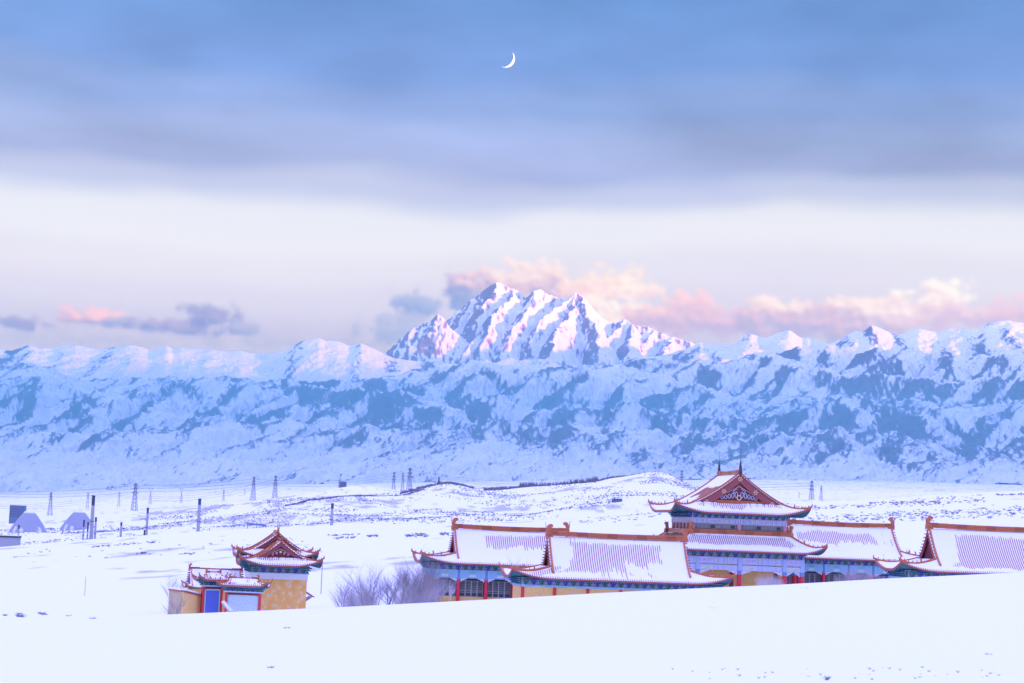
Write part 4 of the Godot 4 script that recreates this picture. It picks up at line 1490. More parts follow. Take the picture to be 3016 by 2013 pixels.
		part(rod, "lightning_rod", mats.dark_iron, roof)
	# ---- carved and painted gable
	var zf := 4.55 + 0.07
	var gy := func(k: float) -> float: return ue + H * rise(1.0 - k)
	var yb: float = gy.call(tg)
	var band := MB.new()
	band.box(Vector3(0, yb + 0.20, zf + 0.08), Vector3(8.85 * tg * 1.25, 0.40, 0.16))
	part(band, "gable_ridge", mats.glaze, roof, T.affine_inverse())
	var inner := [Vector3(-3.3, yb + 0.46, zf + 0.05), Vector3(0, gy.call(0.0) - 1.55, zf + 0.05), Vector3(3.3, yb + 0.46, zf + 0.05)]
	for i in 2:
		var mb := MB.new()
		mb.beam(inner[i], inner[i + 1], 0.06, 0.07)
		part(mb, "gable_moulding", mats.gold, roof, T.affine_inverse())
	for q in [[0.0, 0.0], [-2.1, 0.0], [2.1, 0.0], [-4.3, 0.0], [4.3, 0.0]]:
		var k: float = absf(q[0]) / 8.85
		var c := Vector3(q[0], gy.call(k) - 0.62, 5.0)
		for j in 7:
			var o := Vector3.ZERO if j == 6 else Vector3(cos(j * TAU / 6), sin(j * TAU / 6), 0) * 0.23
			var mb := MB.new()
			mb.cyl(c + o, c + o + Vector3(0, 0, 0.07), 0.085, 0.05, 8, true)
			part(mb, "gilt_boss", mats.gold_pale, roof, T.affine_inverse())
	# scrollwork: loops of pale blue ribbon round a gilt buckle
	for s: float in [-1.0, 1.0]:
		for j in 5:
			var mb := MB.new()
			var c := Vector3(s * (0.38 + j * 0.46), yb + 0.72 + 0.44 * maxf(0.0, 1.0 - j * 0.24), zf + 0.08)
			var rx := 0.17
			var ry := 0.36 - j * 0.045
			for a in 14:
				var a0 := TAU * a / 14.0
				var a1 := TAU * (a + 1) / 14.0
				mb.beam(c + Vector3(cos(a0) * rx, sin(a0) * ry, 0), c + Vector3(cos(a1) * rx, sin(a1) * ry, 0), 0.06, 0.07)
			part(mb, "scroll", mats.scroll, roof, T.affine_inverse())
		var sw := MB.new()
		var prev := Vector3.ZERO
		for a in 16:
			var k := a / 15.0
			var p := Vector3(s * (0.55 + 0.25 * sin(k * 5.0)), yb + 1.35 + k * 0.65, zf + 0.08)
			if a > 0:
				sw.beam(prev, p, 0.06, 0.07)
			prev = p
		part(sw, "scroll", mats.scroll, roof, T.affine_inverse())
	var bk := MB.new()
	for a in 12:
		var a0 := TAU * a / 12.0
		var a1 := TAU * (a + 1) / 12.0
		bk.beam(Vector3(cos(a0) * 0.26, yb + 0.78 + sin(a0) * 0.30, zf + 0.10), Vector3(cos(a1) * 0.26, yb + 0.78 + sin(a1) * 0.30, zf + 0.10), 0.08, 0.10)
	part(bk, "gilt_buckle", mats.gold_pale, roof, T.affine_inverse())
	var lz := MB.new()
	for s: float in [-1.0, 1.0]:
		lz.prism(PackedVector2Array([Vector2(0, -0.45), Vector2(s * 0.18, -0.1), Vector2(s * 0.40, 0.0), Vector2(s * 0.30, 0.28), Vector2(s * 0.08, 0.30), Vector2(0, 0.55)]), Transform3D(Basis(), Vector3(0, yb + 2.3, zf + 0.03)), 0.07)
	part(lz, "cloud_boss", mats.red_dark, roof, T.affine_inverse())

func tower_window(t: Node3D, c: Vector3, w: float, h: float, k: int) -> void:
	var f := MB.new()
	for s: float in [-1.0, 1.0]:
		f.box(c + Vector3(s * (w * 0.5 - 0.05), h * 0.5, 0.05), Vector3(0.10, h, 0.10))
		f.box(c + Vector3(0, h * 0.5 + s * (h * 0.5 - 0.05), 0.05), Vector3(w - 0.2, 0.10, 0.10))
	var win := part(f, "window", mats.window_frame, t)
	var p := MB.new()
	p.box(c + Vector3(0, h * 0.5, -0.01), Vector3(w - 0.12, h - 0.08, 0.03))
	part(p, "pane", mats.dark_pane, win)
	# lattice that still stands in part of each window
	var l := MB.new()
	var x0: float = [-0.5, -0.05, -0.5][k] * (w - 0.3)
	var x1: float = [0.5, 0.5, 0.1][k] * (w - 0.3)
	var n := int((x1 - x0) / 0.16)
	for i in n + 1:
		var x := x0 + (x1 - x0) * i / maxf(n, 1)
		l.box(c + Vector3(x, h * 0.5, 0.02), Vector3(0.028, h - 0.2, 0.03))
	for i in 3:
		l.box(c + Vector3((x0 + x1) * 0.5, h * (0.28 + 0.22 * i), 0.022), Vector3(x1 - x0, 0.028, 0.03))
	part(l, "lattice", mats.pale_trim, win)

# the small pavilion with two gabled roofs one behind the other
func pavilion() -> void:
	var yaw := deg_to_rad(13.0)
	var d := 226.0
	var at := P(812, 1700, d)
	var front := P(821, 1667, d - 5.0)
	var ye := 6.4
	var base := front.y - ye
	var t := thing("temple_pavilion", "small ochre-walled pavilion with two brown gabled roofs one behind the other", "pavilion", Vector3(at.x, base, at.z), yaw)
	var T := Transform3D(Basis(Vector3.UP, PI / 2), Vector3(0, 0, 2.4))
	var apex := P(824, 1596, d - 3.6).y - base
	var rf := {"L": 2.7, "G": 1.5, "W": 4.65, "ye": ye, "H": apex - ye, "tg": 0.60, "lift": 0.75, "zx": 1.9, "zz": 3.0, "over": 1.3, "seed": 31.0, "sides": "lbf", "sp": 0.25, "fall": 0.80, "tails": false, "figures": 6, "ridge_h": 0.36, "rs": 0.8, "bare": {"l": [[-0.95, 0.95, 0.58, 0.8, 1.0]], "b": [[-1.0, 1.0, 0.0, 0.9, 0.9]], "f": [[-1.0, 1.0, 0.0, 0.6, 0.7]]}}
	hip_gable_roof(t, rf, T)
	var rb := rf.duplicate()
	rb.ye = ye + 0.85
	rb.seed = 33.0
	rb.L = 3.2
	rb.G = 2.0
	var roof2 := hip_gable_roof(t, rb, Transform3D(Basis(Vector3.UP, PI / 2), Vector3(0, 0, -1.9)))
	var fin := MB.new()
	var fp := Vector3(-2.0, apex + 1.0, 0)
	fin.cyl(fp, fp + Vector3(0, 0.5, 0), 0.16, 0.12, 6, true)
	for s: float in [-1.0, 1.0]:
		fin.cyl(fp + Vector3(0, 0.4, s * 0.07), fp + Vector3(0, 1.15, s * 0.10), 0.07, 0.03, 5)
	part(fin, "ridge_ornament", mats.glaze, roof2)
	for k in 2:
		var zf := 2.4 + 1.5 - 0.45 + 0.08 if k == 0 else -1.9 + 2.0 - 0.45 + 0.08
		var yy := ye + (apex - ye) * rise(0.40) + 0.85 * k
		var top := apex + 0.85 * k
		var holder: Node3D = t
		for s: float in [-1.0, 1.0]:
			var mo := MB.new()
			mo.beam(Vector3(s * 1.75, yy + 0.22, zf), Vector3(0, top - 0.85, zf), 0.06, 0.08)
			part(mo, "gable_moulding", mats.gold, holder)
		var gr := MB.new()
		gr.box(Vector3(0, yy + 0.08, zf + 0.06), Vector3(3.9, 0.24, 0.16))
		part(gr, "gable_ridge", mats.glaze, holder)
		for j in 5:
			var ro := MB.new()
			ro.cyl(Vector3(-0.9 + j * 0.45, yy + 0.48 + 0.28 * (1.0 - absf(j - 2) * 0.5), zf), Vector3(-0.9 + j * 0.45, yy + 0.48 + 0.28 * (1.0 - absf(j - 2) * 0.5), zf + 0.08), 0.17, 0.12, 7, true)
			part(ro, "gable_rosette", mats.gold_pale if j == 2 else mats.pink, holder)
	# body
	for w in [[Vector3(0, 2.4, 3.25), Vector3(6.4, 4.8, 0.4)], [Vector3(0, 2.4, -3.25), Vector3(6.4, 4.8, 0.4)], [Vector3(-3.0, 2.4, 0), Vector3(0.4, 4.8, 6.08)], [Vector3(3.0, 2.4, 0), Vector3(0.4, 4.8, 6.08)]]:
		var mb := MB.new()
		mb.box(w[0], w[1])
		part(mb, "wall", mats.ochre_worn, t)
	var fr := MB.new()
	fr.box(Vector3(0, 5.12, 0), Vector3(6.55, 0.62, 7.0))
	part(fr, "frieze", mats.frieze, t)
	var lid := MB.new()
	lid.box(Vector3(0, 5.49, 0), Vector3(6.8, 0.10, 7.2))
	part(lid, "cornice", mats.pale_blue, t)
	var br := MB.new()
	br.box(Vector3(0, 6.0, 0), Vector3(6.2, 0.9, 6.6))
	part(br, "bracket_wall", mats.bracket_board, t)
	brackets(t, Vector3(-3.2, 0, 3.3), Vector3(3.2, 0, 3.3), 0.0, 7, 5.55, 0.85, 1)
	brackets(t, Vector3(-3.1, 0, -3.3), Vector3(-3.1, 0, 3.3), -PI / 2, 7, 5.55, 0.85, 1)
	brackets(t, Vector3(3.1, 0, 3.3), Vector3(3.1, 0, -3.3), PI / 2, 7, 5.55, 0.85, 1)
	# a lean-to of tiles on the right-hand side
	var le := MB.new()
	for k in 5:
		le.beam(Vector3(3.2, 3.55, 1.6 - k * 0.7), Vector3(4.35, 2.85, 1.6 - k * 0.7), 0.62, 0.10)
	part(le, "side_awning", mats.eave, t)
	var ls := MB.new()
	for k in 3:
		ls.beam(Vector3(3.2, 2.2, 1.4 - k * 1.2), Vector3(4.1, 2.85, 1.4 - k * 1.2), 0.10, 0.10)
	part(ls, "awning_brace", mats.red_dark, t)

# screen walls and gate roofs on the left of the pavilion
func gate() -> void:
	# the ochre boundary wall with a snowy coping
	var a := P(500, 1760, 216.0)
	var b := P(535, 1766, 213.0)
	var c := P(597, 1775, 219.0)
	var foot := P(560, 1840, 215.0).y
	var w := thing("boundary_wall", "low ochre boundary wall with a snow-covered red coping by a small bare tree", "wall", Vector3(b.x, foot, b.z))
	var pts := [a, b, c]
	for i in 2:
		var h0: float = P([498, 535][i], [1737, 1742][i], [216.0, 213.0][i]).y - foot
		var h1: float = P([535, 597][i], [1742, 1757][i], [213.0, 219.0][i]).y - foot
		var q0 := Vector3(pts[i].x, foot, pts[i].z) - w.position
		var q1 := Vector3(pts[i + 1].x, foot, pts[i + 1].z) - w.position
		var out := (q1 - q0).cross(Vector3.UP).normalized() * 0.15
		for side in [["wall_panel", 0.0, 1.0, 0.0, mats.ochre_shaded if i == 0 else mats.ochre], ["coping", 0.10, 0.2, 0.0, mats.eave], ["coping_snow", 0.16, 0.16, 0.2, mats.roof_snow]]:
			var mb := MB.new()
			var o: Vector3 = out.normalized() * (0.15 + side[1])
			var lo0: float = -0.4 if side[0] == "wall_panel" else h0 + side[3] - 0.1
			var lo1: float = -0.4 if side[0] == "wall_panel" else h1 + side[3] - 0.1
			var hi0: float = h0 - 0.1 if side[0] == "wall_panel" else lo0 + side[2]
			var hi1: float = h1 - 0.1 if side[0] == "wall_panel" else lo1 + side[2]
			var p := [q0 + o + Vector3(0, lo0, 0), q1 + o + Vector3(0, lo1, 0), q1 - o + Vector3(0, lo1, 0), q0 - o + Vector3(0, lo0, 0), q0 + o + Vector3(0, hi0, 0), q1 + o + Vector3(0, hi1, 0), q1 - o + Vector3(0, hi1, 0), q0 - o + Vector3(0, hi0, 0)]
			mb.quad(p[0], p[4], p[5], p[1]); mb.quad(p[1], p[5], p[6], p[2]); mb.quad(p[2], p[6], p[7], p[3])
			mb.quad(p[3], p[7], p[4], p[0]); mb.quad(p[4], p[7], p[6], p[5]); mb.quad(p[0], p[1], p[2], p[3])
			part(mb, side[0], side[4], w)
	# the gallery behind, its plain gable to the left
	var g := P(634, 1700, 230.0)
	var gb := P(634, 1830, 230.0).y
	var gt := thing("gallery", "narrow gallery with a long thin ridge and a plain snow slope behind the screen walls", "gallery", Vector3(g.x, gb, g.z), deg_to_rad(13.0))
	var gh := P(634, 1680, 230.0).y - gb
	hip_gable_roof(gt, {"L": 3.6, "G": 3.05, "W": 2.9, "ye": gh - 2.0, "H": 2.0, "tg": 0.8, "lift": 0.3, "zx": 1.6, "zz": 1.6, "over": 0.5, "seed": 41.0, "sides": "", "ridge_h": 0.24, "tail": 0.62, "figures": 0, "fall": 0.97, "rs": 0.5})
	for s in [[Vector3(0, (gh - 2.2) * 0.5, 2.2), Vector3(6.2, gh - 2.2, 0.3)], [Vector3(0, (gh - 2.2) * 0.5, -2.2), Vector3(6.2, gh - 2.2, 0.3)], [Vector3(-2.95, (gh - 2.2) * 0.5, 0), Vector3(0.3, gh - 2.2, 4.08)], [Vector3(2.95, (gh - 2.2) * 0.5, 0), Vector3(0.3, gh - 2.2, 4.08)]]:
		var mb := MB.new()
		mb.box(s[0], s[1])
		part(mb, "wall", mats.ochre, gt)
	screen_wall("screen wall with a plain blue panel under a small snowy roof", 626, 217.5, 30.0, 2.35, 1728, 1722, 1697, mats.blue_panel, 51.0, 1.0)
	screen_wall("screen wall with a pale mural panel under a small snowy roof, beside the ochre pavilion", 716, 215.0, -4.0, 3.9, 1746, 1738, 1716, mats.mural, 53.0, 1.0)
	# a fallen slab of snow-covered roofing leaning on the gate post
	var s0 := P(655, 1775, 213.2)
	var s1 := P(680, 1804, 213.0)
	var sl := thing("leaning_slab", "snow-covered slab leaning against the red gate post", "slab", s1 - Vector3(0, 0.15, 0))
	var mb := MB.new()
	mb.beam(s0 - sl.position, s1 - sl.position, 0.75, 0.16)
	part(mb, "slab", mats.stone, sl)
	var sn := MB.new()
	sn.beam(s0 - sl.position + Vector3(0.06, 0.13, 0.08), s1 - sl.position + Vector3(0.06, 0.13, 0.08), 0.70, 0.14)
	part(sn, "slab_snow", mats.roof_snow, sl)

func screen_wall(label: String, px: float, d: float, yaw: float, width: float, top_py: float, eave_py: float, ridge_py: float, panel: Material, sd: float, fig: float) -> void:
	var at := P(px, top_py, d)
	var base := P(px, 1832, d).y
	var t := thing("screen_wall", label, "screen wall", Vector3(at.x, base, at.z), deg_to_rad(yaw), "screen walls of the gate")
	var h := at.y - base
	var hw := width * 0.5
	var mb := MB.new()
	mb.box(Vector3(0, h * 0.5, -0.2), Vector3(width, h, 0.36))
	part(mb, "wall", mats.red_dark, t)
	for s: float in [-1.0, 1.0]:
		var p := MB.new()
		p.box(Vector3(s * (hw - 0.10), h * 0.5, 0.02), Vector3(0.26, h, 0.22))
		part(p, "post", mats.red, t)
	var fm := MB.new()
	for s: float in [-1.0, 1.0]:
		fm.box(Vector3(s * (hw - 0.32), h * 0.5 - 0.05, 0.02), Vector3(0.14, h - 0.5, 0.10))
	fm.box(Vector3(0, h - 0.38, 0.02), Vector3(width - 0.56, 0.16, 0.10))
	fm.box(Vector3(0, 0.55, 0.02), Vector3(width - 0.56, 0.16, 0.10))
	part(fm, "panel_frame", mats.mint, t)
	var pn := MB.new()
	pn.uvquad(Vector3(-hw + 0.38, h - 0.46, 0.02), Vector3(hw - 0.38, h - 0.46, 0.02), Vector3(hw - 0.38, 0.6, 0.02), Vector3(-hw + 0.38, 0.6, 0.02), 0, 0, 1, 1)
	part(pn, "panel", panel, t)
	var cn := MB.new()
	cn.bar(Vector3(0, h + 0.06, 0), Vector3(width + 0.3, 0.16, 0.7), 0.03)
	part(cn, "cornice", mats.pale_blue, t)
	brackets(t, Vector3(-hw, 0, 0.1), Vector3(hw, 0, 0.1), 0.0, maxi(3, int(width / 0.55)), h + 0.14, 0.55, 1)
	brackets(t, Vector3(-hw + 0.05, 0, -0.4), Vector3(-hw + 0.05, 0, 0.1), -PI / 2, 1, h + 0.14, 0.55, 1)
	brackets(t, Vector3(hw - 0.05, 0, 0.1), Vector3(hw - 0.05, 0, -0.4), PI / 2, 1, h + 0.14, 0.55, 1)
	var ye := h + 0.74
	var H := P(px, ridge_py, d).y - base - ye
	hip_gable_roof(t, {"L": hw + 0.85, "G": hw - 0.35, "W": 1.15, "ye": ye, "H": maxf(H, 0.7), "tg": 0.45, "lift": 0.42, "zx": 1.0, "zz": 0.9, "over": 0.75, "seed": sd, "sides": "fl", "sp": 0.22, "ridge_h": 0.24, "tail": 0.5, "figures": 4, "fall": 0.75, "rs": 0.45, "bare": {"f": [[-0.95, -0.3, 0.5, 1.0, 0.8], [0.1, 0.5, 0.05, 0.6, 0.8]]}})

func make_materials() -> void:
	var rip := NoiseTexture2D.new()
	rip.width = 512
	rip.height = 512
	rip.seamless = true
	rip.as_normal_map = true
	rip.bump_strength = 5.0
	rip.noise = fnl(206, 0.012, 5)
	mat("snow_ground", Color.WHITE, 0.85, {"vertex_color_use_as_albedo": true, "metallic_specular": 0.2, "normal_enabled": true, "normal_texture": rip, "normal_scale": 0.5, "uv1_triplanar": true, "uv1_world_triplanar": true, "uv1_scale": Vector3(0.035, 0.035, 0.10)})
	mat("mountain", Color.WHITE, 0.9, {"vertex_color_use_as_albedo": true, "metallic_specular": 0.1})
	mat("roof_snow", L(0.87, 0.88, 0.90), 0.85, {"metallic_specular": 0.2})
	mat("tile", Color.WHITE, 0.45, {"albedo_texture": stain(204, 0.03, [[0.0, L(0.28, 0.085, 0.055)], [0.5, L(0.40, 0.14, 0.09)], [1.0, L(0.50, 0.22, 0.15)]]), "uv1_triplanar": true, "uv1_scale": Vector3(0.5, 0.5, 0.5)})
	mat("glaze", Color.WHITE, 0.38, {"albedo_texture": stain(205, 0.03, [[0.0, L(0.34, 0.08, 0.03)], [0.5, L(0.50, 0.14, 0.05)], [1.0, L(0.58, 0.21, 0.08)]]), "uv1_triplanar": true, "uv1_scale": Vector3(0.6, 0.6, 0.6)})
	mat("glaze_dark", L(0.38, 0.10, 0.035), 0.40)
	mat("eave", L(0.42, 0.10, 0.075), 0.5)
	mat("soffit", L(0.07, 0.16, 0.22), 0.8)
	mat("rafter", L(0.06, 0.20, 0.20), 0.8)
	mat("gable", L(0.16, 0.035, 0.04), 0.7)
	mat("barge", L(0.30, 0.07, 0.07), 0.6)
	mat("ochre", Color.WHITE, 0.9, {"albedo_texture": stain(201, 0.02, [[0.0, L(0.88, 0.52, 0.15)], [0.5, L(0.93, 0.58, 0.19)], [1.0, L(0.94, 0.63, 0.25)]]), "uv1_triplanar": true, "uv1_scale": Vector3(0.22, 0.22, 0.22)})
	mat("ochre_worn", Color.WHITE, 0.9, {"albedo_texture": stain(202, 0.012, [[0.0, L(0.84, 0.40, 0.10)], [0.42, L(0.92, 0.48, 0.13)], [0.60, L(0.92, 0.50, 0.15)], [0.66, L(0.92, 0.58, 0.27)], [0.82, L(0.92, 0.60, 0.30)], [0.84, L(0.52, 0.50, 0.48)], [1.0, L(0.55, 0.53, 0.52)]]), "uv1_triplanar": true, "uv1_scale": Vector3(0.16, 0.16, 0.16)})
	mat("ochre_shaded", L(0.55, 0.42, 0.25), 0.9)  # ochre with shade mixed in, for the turned face of the boundary wall
	mat("red", L(0.72, 0.03, 0.06), 0.5)
	mat("red_dark", L(0.30, 0.03, 0.05), 0.6)
	mat("pink", L(0.72, 0.34, 0.38), 0.7)
	mat("stone", L(0.42, 0.42, 0.44), 0.9)
	mat("bracket_blue", L(0.03, 0.085, 0.34), 0.7)
	mat("bracket_green", L(0.03, 0.18, 0.16), 0.7)
	mat("bracket_board", L(0.42, 0.42, 0.46), 0.8)
	mat("pale_trim", L(0.72, 0.74, 0.74), 0.8)
	mat("pale_blue", L(0.55, 0.68, 0.76), 0.8)
	mat("mint", L(0.42, 0.66, 0.56), 0.8)
	mat("head_blue", L(0.14, 0.30, 0.50), 0.7)
	mat("corbel", L(0.70, 0.66, 0.66), 0.8)
	mat("door_frame", L(0.42, 0.40, 0.36), 0.7)
	mat("window_frame", L(0.36, 0.31, 0.30), 0.7)
	mat("dark_pane", L(0.022, 0.045, 0.06), 0.3)
	mat("lilac_wall", L(0.40, 0.42, 0.46), 0.8)
	mat("gold", L(0.70, 0.46, 0.30), 0.5)
	mat("gold_pale", L(0.85, 0.66, 0.42), 0.5)
	mat("scroll", L(0.52, 0.55, 0.70), 0.6)
	mat("dark_iron", L(0.05, 0.045, 0.05), 0.6)
	mat("blue_panel", L(0.12, 0.18, 0.62), 0.7)
	mat("mural", Color.WHITE, 0.8, {"albedo_texture": stain(203, 0.02, [[0.0, L(0.30, 0.42, 0.50)], [0.35, L(0.50, 0.62, 0.66)], [0.6, L(0.62, 0.70, 0.72)], [1.0, L(0.70, 0.74, 0.70)]]), "uv1_scale": Vector3(1.5, 1.0, 1.0)})
	mat("frieze", L(0.78, 0.76, 0.72), 0.8)
	mat("moon", L(0.8, 0.8, 0.82), 1.0, {"emission_enabled": true, "emission": L(0.85, 0.88, 0.95), "emission_energy_multiplier": 0.42})
	mat("steel", L(0.20, 0.21, 0.23), 0.6)
	mat("wire", L(0.12, 0.13, 0.15), 0.6)
	mat("concrete", L(0.36, 0.37, 0.40), 0.9)
	mat("soot", L(0.06, 0.065, 0.08), 0.8)
	mat("blue_grey", L(0.14, 0.20, 0.30), 0.8)
	mat("blue_steel", L(0.06, 0.16, 0.36), 0.7)
	mat("pagoda", L(0.16, 0.06, 0.10), 0.8)
	mat("twig", L(0.27, 0.235, 0.24), 0.9)
	mat("twig_pale", L(0.46, 0.41, 0.42), 0.9)
	mat("bark", L(0.10, 0.09, 0.11), 0.9)
	mat("frost", L(0.62, 0.58, 0.60), 0.9)
	mat("scrub", L(0.22, 0.22, 0.23), 0.95)
	var bl := beam_image(L(0.26, 0.48, 0.62), L(0.62, 0.74, 0.78), [[L(0.70, 0.66, 0.55), 0.12], [L(0.16, 0.52, 0.36), 0.62]], 3)
	mat("beam_blue", Color.WHITE, 0.8, {"albedo_texture": bl})
	var lv := beam_image(L(0.60, 0.62, 0.68), L(0.12, 0.22, 0.62), [[L(0.66, 0.68, 0.34), 0.1], [L(0.60, 0.50, 0.66), 0.4]], 5)
	mat("beam_lavender", Color.WHITE, 0.8, {"albedo_texture": lv})
	var lw := beam_image(L(0.62, 0.64, 0.70), L(0.14, 0.26, 0.66), [[L(0.50, 0.56, 0.74), 0.1], [L(0.66, 0.66, 0.40), 0.4]], 6)
	mat("beam_lavender_low", Color.WHITE, 0.8, {"albedo_texture": lw})
	mat("beam_lavender_end", L(0.42, 0.48, 0.66), 0.8)

# one bay of beam painting: outlined compartments, a long middle field, wave lines
func beam_image(ground: Color, line: Color, fields: Array, sd: int) -> ImageTexture:
	var r := RandomNumberGenerator.new()
	r.seed = sd
	var im := Image.create(384, 96, false, Image.FORMAT_RGB8)
	im.fill(ground)
	for x in 384:
		for k in 5:
			var y := int(10 + k * 18 + 5.0 * sin(x * 0.16 + k * 1.9))
			if sd == 3:
				im.fill_rect(Rect2i(x, y, 1, 3), line.lerp(ground, 0.35))
	var frames := [[6, 34], [42, 84], [92, 118], [126, 258], [266, 292], [300, 342], [350, 378]]
	for i in frames.size():
		var f: Array = frames[i]
		if sd == 3:
			if i == 3:
				im.fill_rect(Rect2i(150, 16, 86, 22), fields[1][0])
				im.fill_rect(Rect2i(150, 58, 86, 22), fields[0][0])
			elif i == 0 or i == 6:
				im.fill_rect(Rect2i(f[0], 6, f[1] - f[0], 84), line.lerp(ground, 0.5))
			continue
		im.fill_rect(Rect2i(f[0], 8, f[1] - f[0], 80), line)
		im.fill_rect(Rect2i(f[0] + 4, 13, f[1] - f[0] - 8, 70), ground.lerp(Color.WHITE, 0.12))
		if i in [2, 4]:
			im.fill_rect(Rect2i(f[0] + 6, 26, f[1] - f[0] - 12, 44), fields[0][0])
		elif i == 3:
			im.fill_rect(Rect2i(f[0] + 12, 22, f[1] - f[0] - 24, 52), fields[1][0])
			for q in 26:
				im.fill_rect(Rect2i(f[0] + 14 + r.randi() % 100, 26 + r.randi() % 40, 6 + r.randi() % 8, 4), [line, fields[0][0], Color(0.75, 0.8, 0.95), Color(0.45, 0.55, 0.85)][r.randi() % 4])
		else:
			for q in 3:
				im.fill_rect(Rect2i(f[0] + 8, 24 + q * 18, f[1] - f[0] - 16, 6), line.lerp(ground, 0.3))
	im.generate_mipmaps()
	return ImageTexture.create_from_image(im)

func stain(sd: int, freq: float, stops: Array) -> NoiseTexture2D:
	var t := NoiseTexture2D.new()
	t.width = 512
	t.height = 512
	t.seamless = true
	t.noise = fnl(sd, freq, 5)
	var g := Gradient.new()
	g.offsets = PackedFloat32Array(stops.map(func(s): return s[0]))
	g.colors = PackedColorArray(stops.map(func(s): return s[1]))
	t.color_ramp = g
	return t

# ---------------------------------------------------------------- moon and mist
func build_clouds() -> void:
	# the sunlit lune of the moon: the part of its globe between limb and terminator
	var c := P(1490, 173, 17000.0)
	var R := 27.0 / FPX * 17000.0
	var f := (c - EYE).normalized()
	var right := f.cross(Vector3.UP).normalized()
	var up := right.cross(f).normalized()
	var lit := (right * 0.80 - up * 0.60).normalized()
	var axis := f.cross(lit).normalized()
	var rough := fnl(3, 0.9, 3)
	var pos := PackedVector3Array()
	for j in 25:
		var th := PI * j / 24.0
		for i in 9:
			var wob := 0.04 * rough.get_noise_2d(j, 3.0) * sin(th)
			var ph := lerpf(0.74 + wob, 0.0, i / 8.0)      # 0 at the limb
			var dir := axis * cos(th) + (lit * cos(ph) - f * sin(ph)) * sin(th)
			pos.append(dir * R)
	var m := put(grid_mesh(9, 25, pos, PackedColorArray()), "moon", mats.moon, self, Transform3D(Basis(), c))
	tag(m, "thin white crescent moon in the blue sky", "moon")
	# steam from the works in the valley
	for s in [[690, 1550, 1050.0, 34.0, 11.0], [735, 1545, 1050.0, 30.0, 12.0], [790, 1535, 1050.0, 26.0, 13.0], [815, 1522, 1050.0, 20.0, 10.0]]:
		var v := FogVolume.new()
		v.name = numbered("steam_cloud")
		v.shape = RenderingServer.FOG_VOLUME_SHAPE_ELLIPSOID
		v.size = Vector3(s[3], s[4], s[4])
		v.position = P(s[0], s[1], s[2])
		var fm := FogMaterial.new()
		fm.albedo = Color(0.95, 0.96, 1.0)
		fm.density = 0.010
		v.material = fm
		v.set_meta("kind", "stuff")
		v.set_meta("label", "drifting white steam above the works in the valley")
		v.set_meta("category", "steam")
		add_child(v)

# ---------------------------------------------------------------- things on the plain
func ground_at(p: Vector3) -> float:
	return ground_y(p.x, -p.z)

func lattice(mb: MB, h: float, w: float, top: float, r: float, n: int) -> void:
	# four legs that lean together, with crossed braces
	for i in n:
		var k0 := float(i) / n
		var k1 := float(i + 1) / n
		var a := lerpf(w, top, pow(k0, 0.75)) * 0.5
		var b := lerpf(w, top, pow(k1, 0.75)) * 0.5
		for q in 4:
			var s := Vector3([1, -1, -1, 1][q], 0, [1, 1, -1, -1][q])
			var t := Vector3([-1, -1, 1, 1][q], 0, [1, -1, -1, 1][q])
			mb.cyl(s * a + Vector3(0, h * k0, 0), s * b + Vector3(0, h * k1, 0), r, r, 3)
			mb.cyl(s * a + Vector3(0, h * k0, 0), t * b + Vector3(0, h * k1, 0), r * 0.6, r * 0.6, 3)
			mb.cyl(s * b + Vector3(0, h * k1, 0), t * b + Vector3(0, h * k1, 0), r * 0.6, r * 0.6, 3)

func pylon(px: float, top_py: float, base_py: float, kind: int, own := "") -> Vector3:
	var hp := base_py - top_py
	var d := clampf(40.0 * FPX / hp, 2900.0, 9500.0)
	var top := P(px, top_py, d)
	var y := ground_y(top.x, d) - 0.5
	var h := maxf(top.y - y, 12.0)
	var label: String = ["slender steel pylon with short stacked arms on the snowy plain", "steel pylon with a forked head on the snowy plain", "tall dense steel pylon with three pairs of arms on the plain"][kind]
	if own:
		label = own
	var t := thing("pylon", label, "pylon", Vector3(top.x, y, top.z), 0.35 + 0.1 * kind, ["slender pylons on the plain", "fork-headed pylons on the plain", "tall three-armed pylons on the plain"][kind])
	var r := h * 0.0065
	var mb := MB.new()
	if kind == 1:
		lattice(mb, h * 0.78, h * 0.17, h * 0.035, r, 7)
		for s: float in [-1.0, 1.0]:
			mb.cyl(Vector3(0, h * 0.76, 0), Vector3(s * h * 0.13, h, 0), r * 1.3, r, 3)
			mb.cyl(Vector3(s * h * 0.02, h * 0.9, 0), Vector3(s * h * 0.13, h, 0), r, r, 3)
		mb.cyl(Vector3(-h * 0.16, h, 0), Vector3(h * 0.16, h, 0), r, r, 3)
	else:
		lattice(mb, h, h * (0.17 if kind == 0 else 0.20), h * 0.035, r * (1.0 if kind == 0 else 1.35), 9)
	part(mb, "tower_frame", mats.steel, t)
	if kind != 1:
		for k in 3:
			var ar := MB.new()
			var y1 := h * (0.70 + 0.12 * k)
			var w: float = h * ([0.10, 0.085, 0.07][k] if kind == 0 else [0.12, 0.10, 0.085][k])
			for s: float in [-1.0, 1.0]:
				ar.cyl(Vector3(0, y1, 0), Vector3(s * w, y1 + h * 0.01, 0), r * 1.5, r, 3)
				ar.cyl(Vector3(0, y1 + h * 0.04, 0), Vector3(s * w, y1 + h * 0.01, 0), r * 1.2, r, 3)
			part(ar, "cross_arm", mats.steel, t)
	return Vector3(top.x, y + h, top.z)

